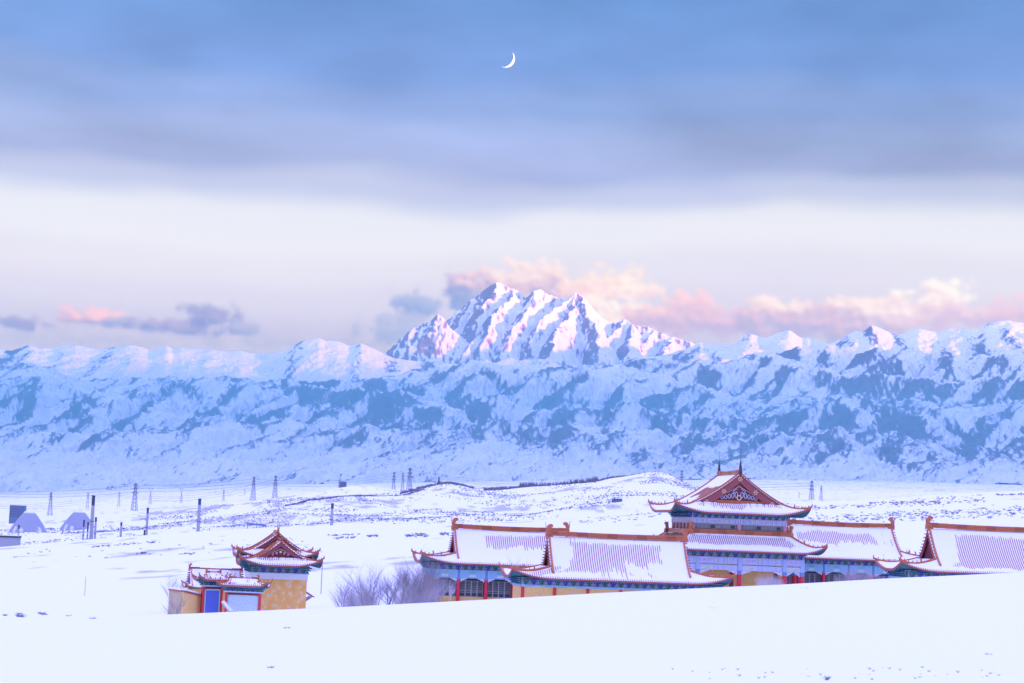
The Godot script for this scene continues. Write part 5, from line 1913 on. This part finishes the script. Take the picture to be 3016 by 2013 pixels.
func power_line(label: String, pts: Array) -> void:
	var t := thing("power_line", label, "power line", pts[0])
	for w in 3:
		for i in pts.size() - 1:
			var mb := MB.new()
			var a: Vector3 = pts[i] + Vector3(w * 3.0 - 3.0, -3.0 - w * 4.5, 0) - pts[0]
			var b: Vector3 = pts[i + 1] + Vector3(w * 3.0 - 3.0, -3.0 - w * 4.5, 0) - pts[0]
			var last := a
			for k in range(1, 17):
				var f := k / 16.0
				var p := a.lerp(b, f) - Vector3(0, sin(f * PI) * a.distance_to(b) * 0.012, 0)
				mb.cyl(last, p, 0.22, 0.22, 3)
				last = p
			part(mb, "wire", mats.wire, t)

func chimney(label: String, px: float, top_py: float, base_py: float, wpx: float, d: float, dark: float) -> void:
	var top := P(px, top_py, d)
	var y := ground_y(top.x, d) - 1.0
	var h := top.y - y
	var r := wpx * 0.5 * d / FPX
	var t := thing("chimney", label, "chimney", Vector3(top.x, y, top.z))
	var mb := MB.new()
	mb.cyl(Vector3.ZERO, Vector3(0, h - h * dark, 0), r * 1.15, r * 0.95, 14)
	part(mb, "shaft", mats.concrete, t)
	var c := MB.new()
	c.cyl(Vector3(0, h - h * dark, 0), Vector3(0, h, 0), r * 0.95, r * 0.92, 14, true)
	part(c, "sooty_top", mats.soot, t)
	var rg := MB.new()
	rg.cyl(Vector3(0, h - 0.5, 0), Vector3(0, h + 0.15, 0), r * 1.05, r * 1.05, 14, true)
	part(rg, "rim", mats.soot, t)
	rg = MB.new()
	rg.cyl(Vector3(0, h * 0.55, 0), Vector3(0, h * 0.55 + 0.25, 0), r * 1.2, r * 1.2, 14, true)
	part(rg, "walkway", mats.soot, t)

func build_far_things() -> void:
	for p in [[150, 1451, 1505, 2, "dense pylon rising behind the spoil heaps"], [259, 1452, 1497, 0], [351, 1449, 1491, 0], [399, 1424, 1515, 2, "tall dense pylon, the largest of those beyond the works chimneys"], [444, 1439, 1478, 1], [535, 1440, 1479, 1], [634, 1454, 1475, 1], [659, 1443, 1482, 2], [208, 1470, 1503, 0, "small slender pylon between the two spoil heaps"], [721, 1440, 1473, 0], [748, 1405, 1479, 2, "big wide-footed pylon on the plain between the works and the scaffolded building"], [812, 1402, 1464, 2, "big wide-footed pylon on the plain between the works and the scaffolded building"], [853, 1439, 1460, 0, "small slender pylon half sunk behind the scrub ridge before the scaffolded building"], [1161, 1391, 1433, 0, "slender pylon standing next to the tall pylon near the pagoda"], [1187, 1393, 1429, 0, "slender pylon standing next to the tall pylon near the pagoda"], [1208, 1379, 1431, 2, "tall dense pylon nearest the hilltop pagoda"], [1596, 1412, 1434, 0, "small slender pylon behind the saplings of the hill crest"], [2009, 1386, 1424, 0, "slender pylon beyond the end of the hill hedge, beside the tower roof"], [2392, 1417, 1484, 2, "tall dense pylon on the plain beyond the two-tier tower"], [2420, 1432, 1484, 2, "tall dense pylon on the plain beyond the two-tier tower"], [2354, 1449, 1488, 0, "slender pylon next to the pair of dense pylons beyond the two-tier tower"]]:
		pylon(p[0], p[1], p[2], p[3], p[4] if p.size() > 4 else "")
	power_line("power line of three sagging wires strung across the plain before the mountains", [P(-60, 1440, 3300.0), P(399, 1426, 3000.0), P(748, 1407, 3200.0), P(1208, 1381, 4200.0)])
	power_line("power line of three sagging wires running down behind the pagoda hill", [P(1208, 1381, 4200.0), P(1700, 1420, 3600.0), P(2392, 1419, 3400.0)])
	power_line("low power line of three wires running towards the works", [P(-60, 1480, 4200.0), P(351, 1451, 5200.0), P(812, 1410, 3700.0)])
	chimney("tall grey chimney with a long soot-black top at the works", 275, 1461, 1600, 10.5, 1100.0, 0.17)
	chimney("short dark pipe standing against the tall soot-topped chimney", 282, 1525, 1600, 6.5, 1090.0, 0.12)
	chimney("thin dark pipe between the tree and the tall soot-topped chimney", 247, 1533, 1600, 5.5, 1095.0, 0.2)
	chimney("short thin pipe just beside the tall soot-topped chimney", 259, 1539, 1595, 5.0, 1120.0, 0.3)
	chimney("short grey pipe standing alone on the valley edge", 357, 1540, 1595, 6.5, 1080.0, 0.1)
	chimney("medium grey chimney with a dark top next to a stub", 435, 1497, 1590, 7.0, 1090.0, 0.12)
	chimney("stub of a pipe at the foot of a medium chimney", 425, 1563, 1590, 5.0, 1085.0, 0.4)
	chimney("tall pale chimney with a dark cap over the slope of scrub", 588, 1470, 1585, 9.5, 1080.0, 0.12)
	chimney("pale chimney standing alone in front of the scrubby hill", 979, 1484, 1565, 8.5, 1040.0, 0.14)
	chimney("thin grey pipe beside the low works shed", 55, 1548, 1610, 5.0, 1060.0, 0.1)
	# works shed
	var a := P(-40, 1576, 1020.0)
	var b := P(50, 1574, 1020.0)
	var gy := ground_y(a.x, 1020.0) - 1.0
	var t := thing("works_shed", "low grey works shed with a dark roof edge at the valley rim", "shed", Vector3((a.x + b.x) * 0.5, gy, -1020.0))
	var w := b.x - a.x
	var h := a.y - gy
	var mb := MB.new()
	mb.box(Vector3(0, h * 0.5 - 0.5, -4), Vector3(w, h - 1.0, 8))
	part(mb, "wall", mats.concrete, t)
	mb = MB.new()
	mb.box(Vector3(0, h - 0.55, -4), Vector3(w + 0.6, 0.9, 8.6))
	part(mb, "roof_edge", mats.soot, t)
	mb = MB.new()
	mb.box(Vector3(0, h + 0.05, -4), Vector3(w + 0.4, 0.3, 8.4))
	part(mb, "roof_snow", mats.roof_snow, t)
	for i in 4:
		mb = MB.new()
		mb.box(Vector3(-w * 0.38 + i * w * 0.25, h * 0.55, 0.06), Vector3(1.6, 1.3, 0.12))
		part(mb, "window", mats.soot, t)
	# block of flats far behind
	a = P(28, 1488, 3600.0)
	b = P(73, 1488, 3600.0)
	gy = ground_y(a.x, 3600.0) - 2.0
	t = thing("flat_block", "broad grey apartment block far behind the spoil heaps", "building", Vector3((a.x + b.x) * 0.5, gy, -3600.0))
	w = b.x - a.x
	h = a.y - gy
	mb = MB.new()
	mb.box(Vector3(0, h * 0.5, -6), Vector3(w, h, 12))
	part(mb, "wall", mats.blue_grey, t)
	for r in 5:
		for c in 9:
			mb = MB.new()
			mb.box(Vector3(-w * 0.44 + c * w * 0.11, h * (0.55 + 0.09 * r), 0.05), Vector3(w * 0.06, h * 0.045, 0.2))
			part(mb, "window", mats.soot, t)
	# spoil heaps
	for s in [["broad conical spoil heap with bare gullied sides beside the works", 86, 1507, 113.0, 38.0, 1750.0], ["second spoil heap with a pale flat top behind the tall chimney", 233, 1506, 108.0, 33.0, 1800.0]]:
		var top := P(s[1], s[2], s[5])
		var rr: float = s[3] * 0.5 * s[5] / FPX
		var y := minf(ground_y(top.x, s[5]), top.y - s[4] * s[5] / FPX)
		var hh := top.y - y
		var pos := PackedVector3Array()
		var col := PackedColorArray()
		for j in 15:
			var k := j / 14.0
			for i in 41:
				var an := TAU * i / 40.0
				var gl := 0.10 * sin(an * 9.0 + sin(an * 3.0) * 2.0) * k
				var rad := rr * (0.22 + 0.78 * k + gl * 0.4)
				pos.append(Vector3(cos(an) * rad, hh * (1.0 - pow(k, 1.15)) - (0.02 if j < 14 else 3.0), sin(an) * rad))
				col.append(Color(0.80, 0.82, 0.86) if k < 0.14 or gl > 0.075 else Color(0.33, 0.36, 0.43))
		var o := put(grid_mesh(41, 15, pos, col), "spoil_heap", mats.mountain, self, Transform3D(Basis(), Vector3(top.x, y, top.z)))
		tag(o, s[0], "heap", "spoil heaps at the works")
	# house frame under scaffolding with a crane
	a = P(997, 1415, 3100.0)
	b = P(1021, 1415, 3100.0)
	gy = ground_y(a.x, 3100.0) - 1.0
	w = b.x - a.x
	h = a.y - gy
	t = thing("scaffolded_building", "unfinished building wrapped in scaffolding on the plain", "building", Vector3((a.x + b.x) * 0.5, gy, -3100.0))
	mb = MB.new()
	mb.box(Vector3(0, h * 0.46, -5), Vector3(w * 0.86, h * 0.92, 8))
	part(mb, "concrete_core", mats.blue_grey, t)
	mb = MB.new()
	for i in 7:
		mb.cyl(Vector3(-w * 0.5 + w * i / 6.0, 0, 0), Vector3(-w * 0.5 + w * i / 6.0, h, 0), 0.16, 0.16, 4)
	for i in 8:
		mb.cyl(Vector3(-w * 0.5, h * i / 7.0, 0), Vector3(w * 0.5, h * i / 7.0, 0), 0.16, 0.16, 4)
	part(mb, "scaffold", mats.steel, t)
	var ct := P(1003, 1397, 3090.0)
	t = thing("tower_crane", "tower crane with a raised jib beside the scaffolded building", "crane", Vector3(ct.x, gy, ct.z), 0.3)
	mb = MB.new()
	lattice(mb, ct.y - gy, 1.6, 1.4, 0.14, 10)
	part(mb, "mast", mats.steel, t)
	mb = MB.new()
	mb.cyl(Vector3(0, ct.y - gy - 1, 0), Vector3(-10, ct.y - gy + 12, 0), 0.25, 0.12, 4)
	mb.cyl(Vector3(0, ct.y - gy - 1, 0), Vector3(4, ct.y - gy + 0.5, 0), 0.3, 0.3, 4)
	part(mb, "jib", mats.steel, t)
	mb = MB.new()
	mb.box(Vector3(0.6, ct.y - gy - 1.5, 0), Vector3(2.2, 2.0, 1.8))
	part(mb, "cab", mats.blue_grey, t)
	# pagoda on the hilltop
	var pt := P(1293, 1404, 1990.0)
	gy = ground_y(pt.x, 1990.0) - 0.5
	h = pt.y - gy
	t = thing("pagoda", "slender dark red pagoda on the hilltop", "pagoda", Vector3(pt.x, gy, pt.z))
	for k in 5:
		var y0 := h * k * 0.185
		var r := h * (0.13 - 0.016 * k)
		mb = MB.new()
		mb.cyl(Vector3(0, y0, 0), Vector3(0, y0 + h * 0.15, 0), r, r * 0.95, 8)
		part(mb, "storey", mats.pagoda, t)
		mb = MB.new()
		mb.cyl(Vector3(0, y0 + h * 0.14, 0), Vector3(0, y0 + h * 0.19, 0), r * 1.4, r * 0.85, 8, true)
		part(mb, "eave", mats.soot, t)
	mb = MB.new()
	mb.cyl(Vector3(0, h * 0.9, 0), Vector3(0, h, 0), h * 0.03, 0.0, 6)
	part(mb, "finial", mats.soot, t)
	# cable station on the slope
	a = P(1802, 1494, 1560.0)
	b = P(1832, 1494, 1560.0)
	gy = ground_y(a.x, 1560.0) - 0.5
	w = b.x - a.x
	h = maxf(a.y - gy, 5.0)
	t = thing("hill_station", "blue steel frame station with a flat canopy on the scrubby slope", "station", Vector3((a.x + b.x) * 0.5, gy, -1560.0))
	mb = MB.new()
	mb.box(Vector3(0, h * 0.4, -2), Vector3(w, h * 0.8, 3))
	part(mb, "body", mats.blue_grey, t)
	mb = MB.new()
	for i in 5:
		mb.cyl(Vector3(-w * 0.5 + w * i / 4.0, 0, 0), Vector3(-w * 0.5 + w * i / 4.0, h, 0), 0.12, 0.12, 4)
	for i in 4:
		mb.cyl(Vector3(-w * 0.5, h * (i + 1) / 4.0, 0), Vector3(w * 0.5, h * (i + 1) / 4.0, 0), 0.12, 0.12, 4)
	part(mb, "frame", mats.steel, t)
	mb = MB.new()
	mb.box(Vector3(-w * 0.1, h + 3.2, -1), Vector3(w * 0.6, 0.5, 4))
	mb.cyl(Vector3(-w * 0.3, h * 0.8, -1), Vector3(-w * 0.3, h + 3.2, -1), 0.15, 0.15, 4)
	mb.cyl(Vector3(w * 0.1, h * 0.8, -1), Vector3(w * 0.1, h + 3.2, -1), 0.15, 0.15, 4)
	part(mb, "canopy", mats.blue_grey, t)
	# conveyor bridge in the steam
	a = P(728, 1543, 1080.0)
	b = P(784, 1549, 1080.0)
	gy = ground_y(a.x, 1080.0) - 1.0
	t = thing("conveyor_bridge", "blue conveyor bridge on legs half lost in steam", "conveyor", Vector3(a.x, gy, a.z))
	mb = MB.new()
	mb.beam(Vector3(0, a.y - gy, 0), Vector3(b.x - a.x, b.y - gy, 0), 1.6, 1.0)
	part(mb, "gallery", mats.blue_steel, t)
	for k in [0.02, 0.5, 0.98]:
		mb = MB.new()
		var x: float = (b.x - a.x) * k
		mb.cyl(Vector3(x - 0.4, 0, 0), Vector3(x, a.y - gy - 0.5, 0), 0.16, 0.14, 4)
		mb.cyl(Vector3(x + 0.4, 0, 0), Vector3(x, a.y - gy - 0.5, 0), 0.16, 0.14, 4)
		part(mb, "leg", mats.blue_steel, t)
	# posts on the snowfield
	for q in [["lone thin post standing in the snowfield beside the pavilion", 949, 1665, 1688, 300.0], ["short pale marker post far out on the open snowfield", 252, 1699, 1712, 330.0]]:
		var p1 := P(q[1], q[2], q[4])
		var y := ground_y(p1.x, q[4]) - 0.1
		var o := thing("post", q[0], "post", Vector3(p1.x, y, p1.z))
		mb = MB.new()
		mb.cyl(Vector3.ZERO, Vector3(0, maxf(p1.y - y, 0.8), 0), 0.05, 0.045, 6, true)
		part(mb, "shaft", mats.soot if q[1] > 500 else mats.concrete, o)

# ---------------------------------------------------------------- trees and scrub
func grow(twigs: MB, limbs: MB, r: RandomNumberGenerator, p: Vector3, dir: Vector3, len: float, rad: float, level: int, most: int) -> void:
	var n := 3
	var q := p
	var d := dir
	for i in n:
		d = (d + Vector3(r.randf_range(-0.16, 0.16), 0.06, r.randf_range(-0.16, 0.16))).normalized()
		var e := q + d * len / n
		var r0 := lerpf(rad, rad * 0.55, float(i) / n)
		var r1 := lerpf(rad, rad * 0.55, float(i + 1) / n)
		(limbs if level == 0 else twigs).cyl(q, e, r0, r1, 5 if level == 0 else 3)
		q = e
		if level < most and (level > 0 or i > 0):
			var kids := 3 if level < 2 else 2
			for k in kids:
				var a := r.randf() * TAU
				var side := Vector3(cos(a), 0, sin(a))
				var spread := r.randf_range(0.35, 0.75)
				grow(twigs, limbs, r, q, (d * (1.0 - spread * 0.5) + side * spread + Vector3(0, 0.15, 0)).normalized(), len * r.randf_range(0.48, 0.66), r1 * 0.55, level + 1, most)

var tree_kinds := []

func bare_tree(sd: int, h: float, stems: int, twig: Material, bark: Material) -> Array:
	var r := RandomNumberGenerator.new()
	r.seed = sd
	var twigs := MB.new()
	var limbs := MB.new()
	for s in stems:
		var a := TAU * s / stems + r.randf()
		var lean := 0.05 if stems == 1 else r.randf_range(0.12, 0.34)
		var off := Vector3(cos(a), 0, sin(a)) * (0.0 if stems == 1 else 0.25)
		grow(twigs, limbs, r, off - Vector3(0, 0.3, 0), Vector3(cos(a) * lean, 1, sin(a) * lean).normalized(), h * r.randf_range(0.56, 0.68), h * 0.016 / sqrt(stems) + 0.02, 0, 3)
	return [limbs.mesh(), twigs.mesh(), bark, twig]

func plant(called: String, label: String, group: String, kind: int, px: float, d: float, top_py: float, turn: float, category := "tree") -> void:
	var top := P(px, top_py, d)
	var y := ground_y(top.x, d)
	var t := thing(called, label, category, Vector3(top.x, y, -d), turn, group)
	var k: Array = tree_kinds[kind]
	var s := (top.y - y) / ((k[1] as ArrayMesh).get_aabb().end.y)
	put(k[0], "trunk", k[2], t, Transform3D(Basis().scaled(Vector3(s, s, s)), Vector3.ZERO))
	put(k[1], "crown", k[3], t, Transform3D(Basis().scaled(Vector3(s, s, s)), Vector3.ZERO))

func clump_mesh(sd: int, n: int, spread: float, w: float) -> ArrayMesh:
	# a knee-high clump of stiff dry stems
	var r := RandomNumberGenerator.new()
	r.seed = sd
	var mb := MB.new()
	for i in n:
		var a := r.randf() * TAU
		var l := r.randf_range(0.5, 1.0)
		var root := Vector3(cos(a), 0, sin(a)) * spread * 0.25 * r.randf()
		var tip := root + Vector3(cos(a) * spread * r.randf(), l, sin(a) * spread * r.randf())
		mb.cyl(root - Vector3(0, 0.15, 0), tip, w, w * 0.35, 3)
	return mb.mesh()

func scatter(called: String, label: String, category: String, mesh: Mesh, material: Material, spots: Array) -> void:
	var mm := MultiMesh.new()
	mm.transform_format = MultiMesh.TRANSFORM_3D
	mm.mesh = mesh
	mm.instance_count = spots.size()
	for i in spots.size():
		mm.set_instance_transform(i, spots[i])
	var o := MultiMeshInstance3D.new()
	o.name = numbered(called)
	o.multimesh = mm
	o.material_override = material
	o.set_meta("kind", "stuff")
	o.set_meta("label", label)
	o.set_meta("category", category)
	add_child(o)

func spot(x: float, d: float, s: float, sy: float) -> Transform3D:
	return Transform3D(Basis(Vector3.UP, rng.randf() * TAU).scaled(Vector3(s, sy, s)), Vector3(x, ground_y(x, d), -d))

func build_vegetation() -> void:
	tree_kinds = [bare_tree(1, 6.0, 1, mats.twig, mats.bark), bare_tree(2, 6.0, 3, mats.twig, mats.bark), bare_tree(3, 6.0, 5, mats.twig_pale, mats.twig), bare_tree(4, 6.0, 1, mats.frost, mats.frost), bare_tree(5, 6.0, 6, mats.frost, mats.frost), bare_tree(6, 6.0, 2, mats.twig, mats.bark)]
	plant("bare_tree", "single bare tree with one straight dark trunk at the end of the thicket", "bare trees by the long hall", 0, 1016, 212.0, 1682.0, 0.4)
	for p in [[1036, 211.0, 1700.0, 2, 0.1], [1054, 213.0, 1688.0, 2, 1.4], [1072, 210.5, 1684.0, 2, 2.2], [1084, 210.0, 1705.0, 2, 5.2], [1188, 212.0, 1708.0, 2, 3.2], [1205, 210.0, 1690.0, 2, 0.8], [1222, 212.0, 1672.0, 2, 2.8], [1240, 211.0, 1668.0, 2, 4.0], [1260, 213.0, 1680.0, 2, 1.1], [1290, 219.0, 1668.0, 2, 0.5]]:
		plant("bare_shrub", "bushy many-stemmed bare shrub in the thicket at the hall's end", "bare shrubs by the long hall", p[3], p[0], p[1], p[2], p[4], "shrub")
	for p in [[1093, 213.0, 1634.0, 1, 0.0], [1114, 212.0, 1636.0, 5, 1.0], [1178, 213.0, 1632.0, 1, 2.1], [1198, 212.0, 1650.0, 5, 0.6], [1228, 216.0, 1600.0, 1, 3.3], [1246, 218.0, 1592.0, 1, 1.9], [1262, 214.0, 1640.0, 5, 4.2], [1278, 219.0, 1632.0, 1, 5.0]]:
		plant("bare_tree", "tallest bare tree, its top rising past the long hall's upturned eave" if p[2] < 1610.0 else "tall bare tree of three stems standing over the thicket" if p[3] == 1 else "bare tree forked into two stems standing in the thicket", "bare trees by the long hall", p[3], p[0], p[1], p[2], p[4])
	plant("bare_tree", "frosted pale tree in front of the dark lattice doors", "frosted trees before the halls", 3, 1326, 226.0, 1702.0, 0.3)
	plant("bare_tree", "frosted pale tree between the door hall and the corner of the ochre hall", "frosted trees before the halls", 3, 1540, 233.0, 1622.0, 1.9)
	plant("bare_tree", "small bare tree against the end of the ochre boundary wall", "bare trees by the gate", 0, 522, 211.5, 1738.0, 1.2)
	plant("bare_tree", "bare tree with a pale rounded crown behind the boundary wall", "bare trees by the gate", 5, 512, 232.0, 1680.0, 0.7)
	plant("bare_tree", "small bare tree seen between the two right-hand roofs", "bare trees by the far roofs", 0, 2663, 292.0, 1606.0, 0.4)
	for p in [[2244, 236.0, 1690.0], [2264, 237.0, 1680.0], [2288, 236.5, 1688.0]]:
		plant("frosted_shrub", "frosted shrub with upright stems before the tower's ochre wall", "frosted shrubs before the tower", 4, p[0], p[1], p[2], p[0], "shrub")
	for p in [[2478, 240.0, 1682.0], [2500, 241.0, 1664.0], [2522, 240.0, 1654.0], [2545, 241.0, 1660.0], [2566, 240.0, 1670.0], [2590, 241.0, 1682.0]]:
		plant("bare_shrub", "purple-grey shrub of the thicket before the far right hall", "shrubs before the far right hall", 2, p[0], p[1], p[2], p[0] * 0.7, "shrub")
	# scrub on the hills, hedges along their crests
	var sn := fnl(77, 0.012, 4)
	var scrub := []
	var tries := 0
	while scrub.size() < 17000 and tries < 70000:
		tries += 1
		var d := rng.randf_range(1120.0, 2050.0)
		var a := rng.randf_range(-0.29, 0.24)
		var x := a * d
		if sn.get_noise_2d(x, d * 0.7) + rng.randf_range(-0.25, 0.25) < 0.10:
			continue
		var s := rng.randf_range(0.5, 1.6)
		scrub.append(spot(x, d, s, s * 0.75))
	scatter("hill_scrub", "dark scrub dotted over the snowy hills behind the temple", "scrub", clump_mesh(1, 9, 0.7, 0.14), mats.scrub, scrub)
	var hedge := []
	for i in 1500:
		var px := rng.randf_range(1180.0, 1990.0)
		if px > 1395 and px < 1425:
			continue
		var o: Vector2 = prof([[px, 1430]])[0]
		var d := 2000.0 + rng.randf_range(-22.0, 8.0)
		var s := rng.randf_range(1.2, 2.6)
		hedge.append(spot(o.x * d, d, s, s))
	for i in 420:
		var px := rng.randf_range(1530.0, 1760.0)
		var o: Vector2 = prof([[px, 1430]])[0]
		var d := 2000.0 + rng.randf_range(-10.0, 14.0)
		hedge.append(spot(o.x * d, d, 0.9, rng.randf_range(3.5, 7.5)))
	for i in 700:
		var k := rng.randf()
		var px := lerpf(840.0, 1250.0, k)
		var d := 1960.0 - 140.0 * (1.0 - k) + rng.randf_range(-8.0, 8.0)
		var o: Vector2 = prof([[px, 1460]])[0]
		var s := rng.randf_range(1.0, 2.0)
		hedge.append(spot(o.x * d, d, s, s * 0.8))
	scatter("hill_hedge", "dark line of bushes and thin saplings along the hill crest", "hedge", clump_mesh(2, 12, 0.6, 0.11), mats.scrub, hedge)
	# sage on the field behind the halls
	var sage := []
	for band in [[2335, 3060, 1536, 1506, 15.0, 420], [2340, 2900, 1500, 1478, 7.0, 170], [2560, 2760, 1484, 1480, 3.0, 60], [2930, 3060, 1460, 1456, 3.0, 50], [2620, 2900, 1480, 1462, 6.0, 40], [780, 860, 1590, 1590, 4.0, 26], [985, 1050, 1586, 1585, 3.0, 22], [1078, 1112, 1581, 1581, 3.0, 20], [1195, 1262, 1580, 1578, 5.0, 60], [1296, 1320, 1575, 1574, 5.0, 24], [960, 1060, 1579, 1576, 2.0, 30], [270, 470, 1613, 1598, 2.5, 60], [400, 430, 1633, 1632, 2.0, 12], [530, 570, 1634, 1632, 2.0, 14], [1700, 1960, 1540, 1512, 14.0, 60], [0, 960, 1640, 1600, 30.0, 40]]:
		for i in band[5]:
			var k := rng.randf()
			var p := hit(lerpf(band[0], band[1], k), lerpf(band[2], band[3], k) + rng.randfn(0.0, 0.55) * band[4], 300.0)
			if -p.z > 900.0:
				continue
			var s := rng.randf_range(0.30, 0.85)
			sage.append(Transform3D(Basis(Vector3.UP, rng.randf() * TAU).scaled(Vector3(s * 1.25, s * 0.55, s * 1.25)), p))
	scatter("field_sage", "low dark sage bushes in bands across the snowfield", "sage", clump_mesh(3, 16, 0.75, 0.06), mats.scrub, sage)
	# dry stalks poking through the snow close to the camera
	var tufts := []
	for i in 46:
		var px := rng.randf_range(1900.0, 3010.0)
		var p := hit(px, rng.randf_range(1968.0, 2006.0))
		var s := rng.randf_range(0.02, 0.10) * (2.0 if i % 11 == 0 else 1.0)
		tufts.append(Transform3D(Basis(Vector3.UP, rng.randf() * TAU).scaled(Vector3(s * 1.4, s, s * 1.4)), p))
	for q in [[52, 1811, 0.30], [60, 1819, 0.26], [120, 1810, 0.34], [128, 1812, 0.26], [205, 1816, 0.15], [12, 1815, 0.15], [272, 1824, 0.12], [2370, 1734, 0.07], [2912, 1929, 0.10], [800, 1970, 0.08], [845, 1852, 0.10], [2100, 1795, 0.05]]:
		for k in 4:
			var p := hit(q[0] + rng.randf_range(-9.0, 9.0), q[1] + rng.randf_range(-1.0, 1.0))
			tufts.append(Transform3D(Basis(Vector3.UP, rng.randf() * TAU).scaled(Vector3(q[2] * 1.6, q[2] * 0.7, q[2] * 1.6)), p))
	scatter("dry_grass", "dry stalks poking through the foreground snow", "grass", clump_mesh(4, 14, 0.9, 0.05), mats.scrub, tufts)
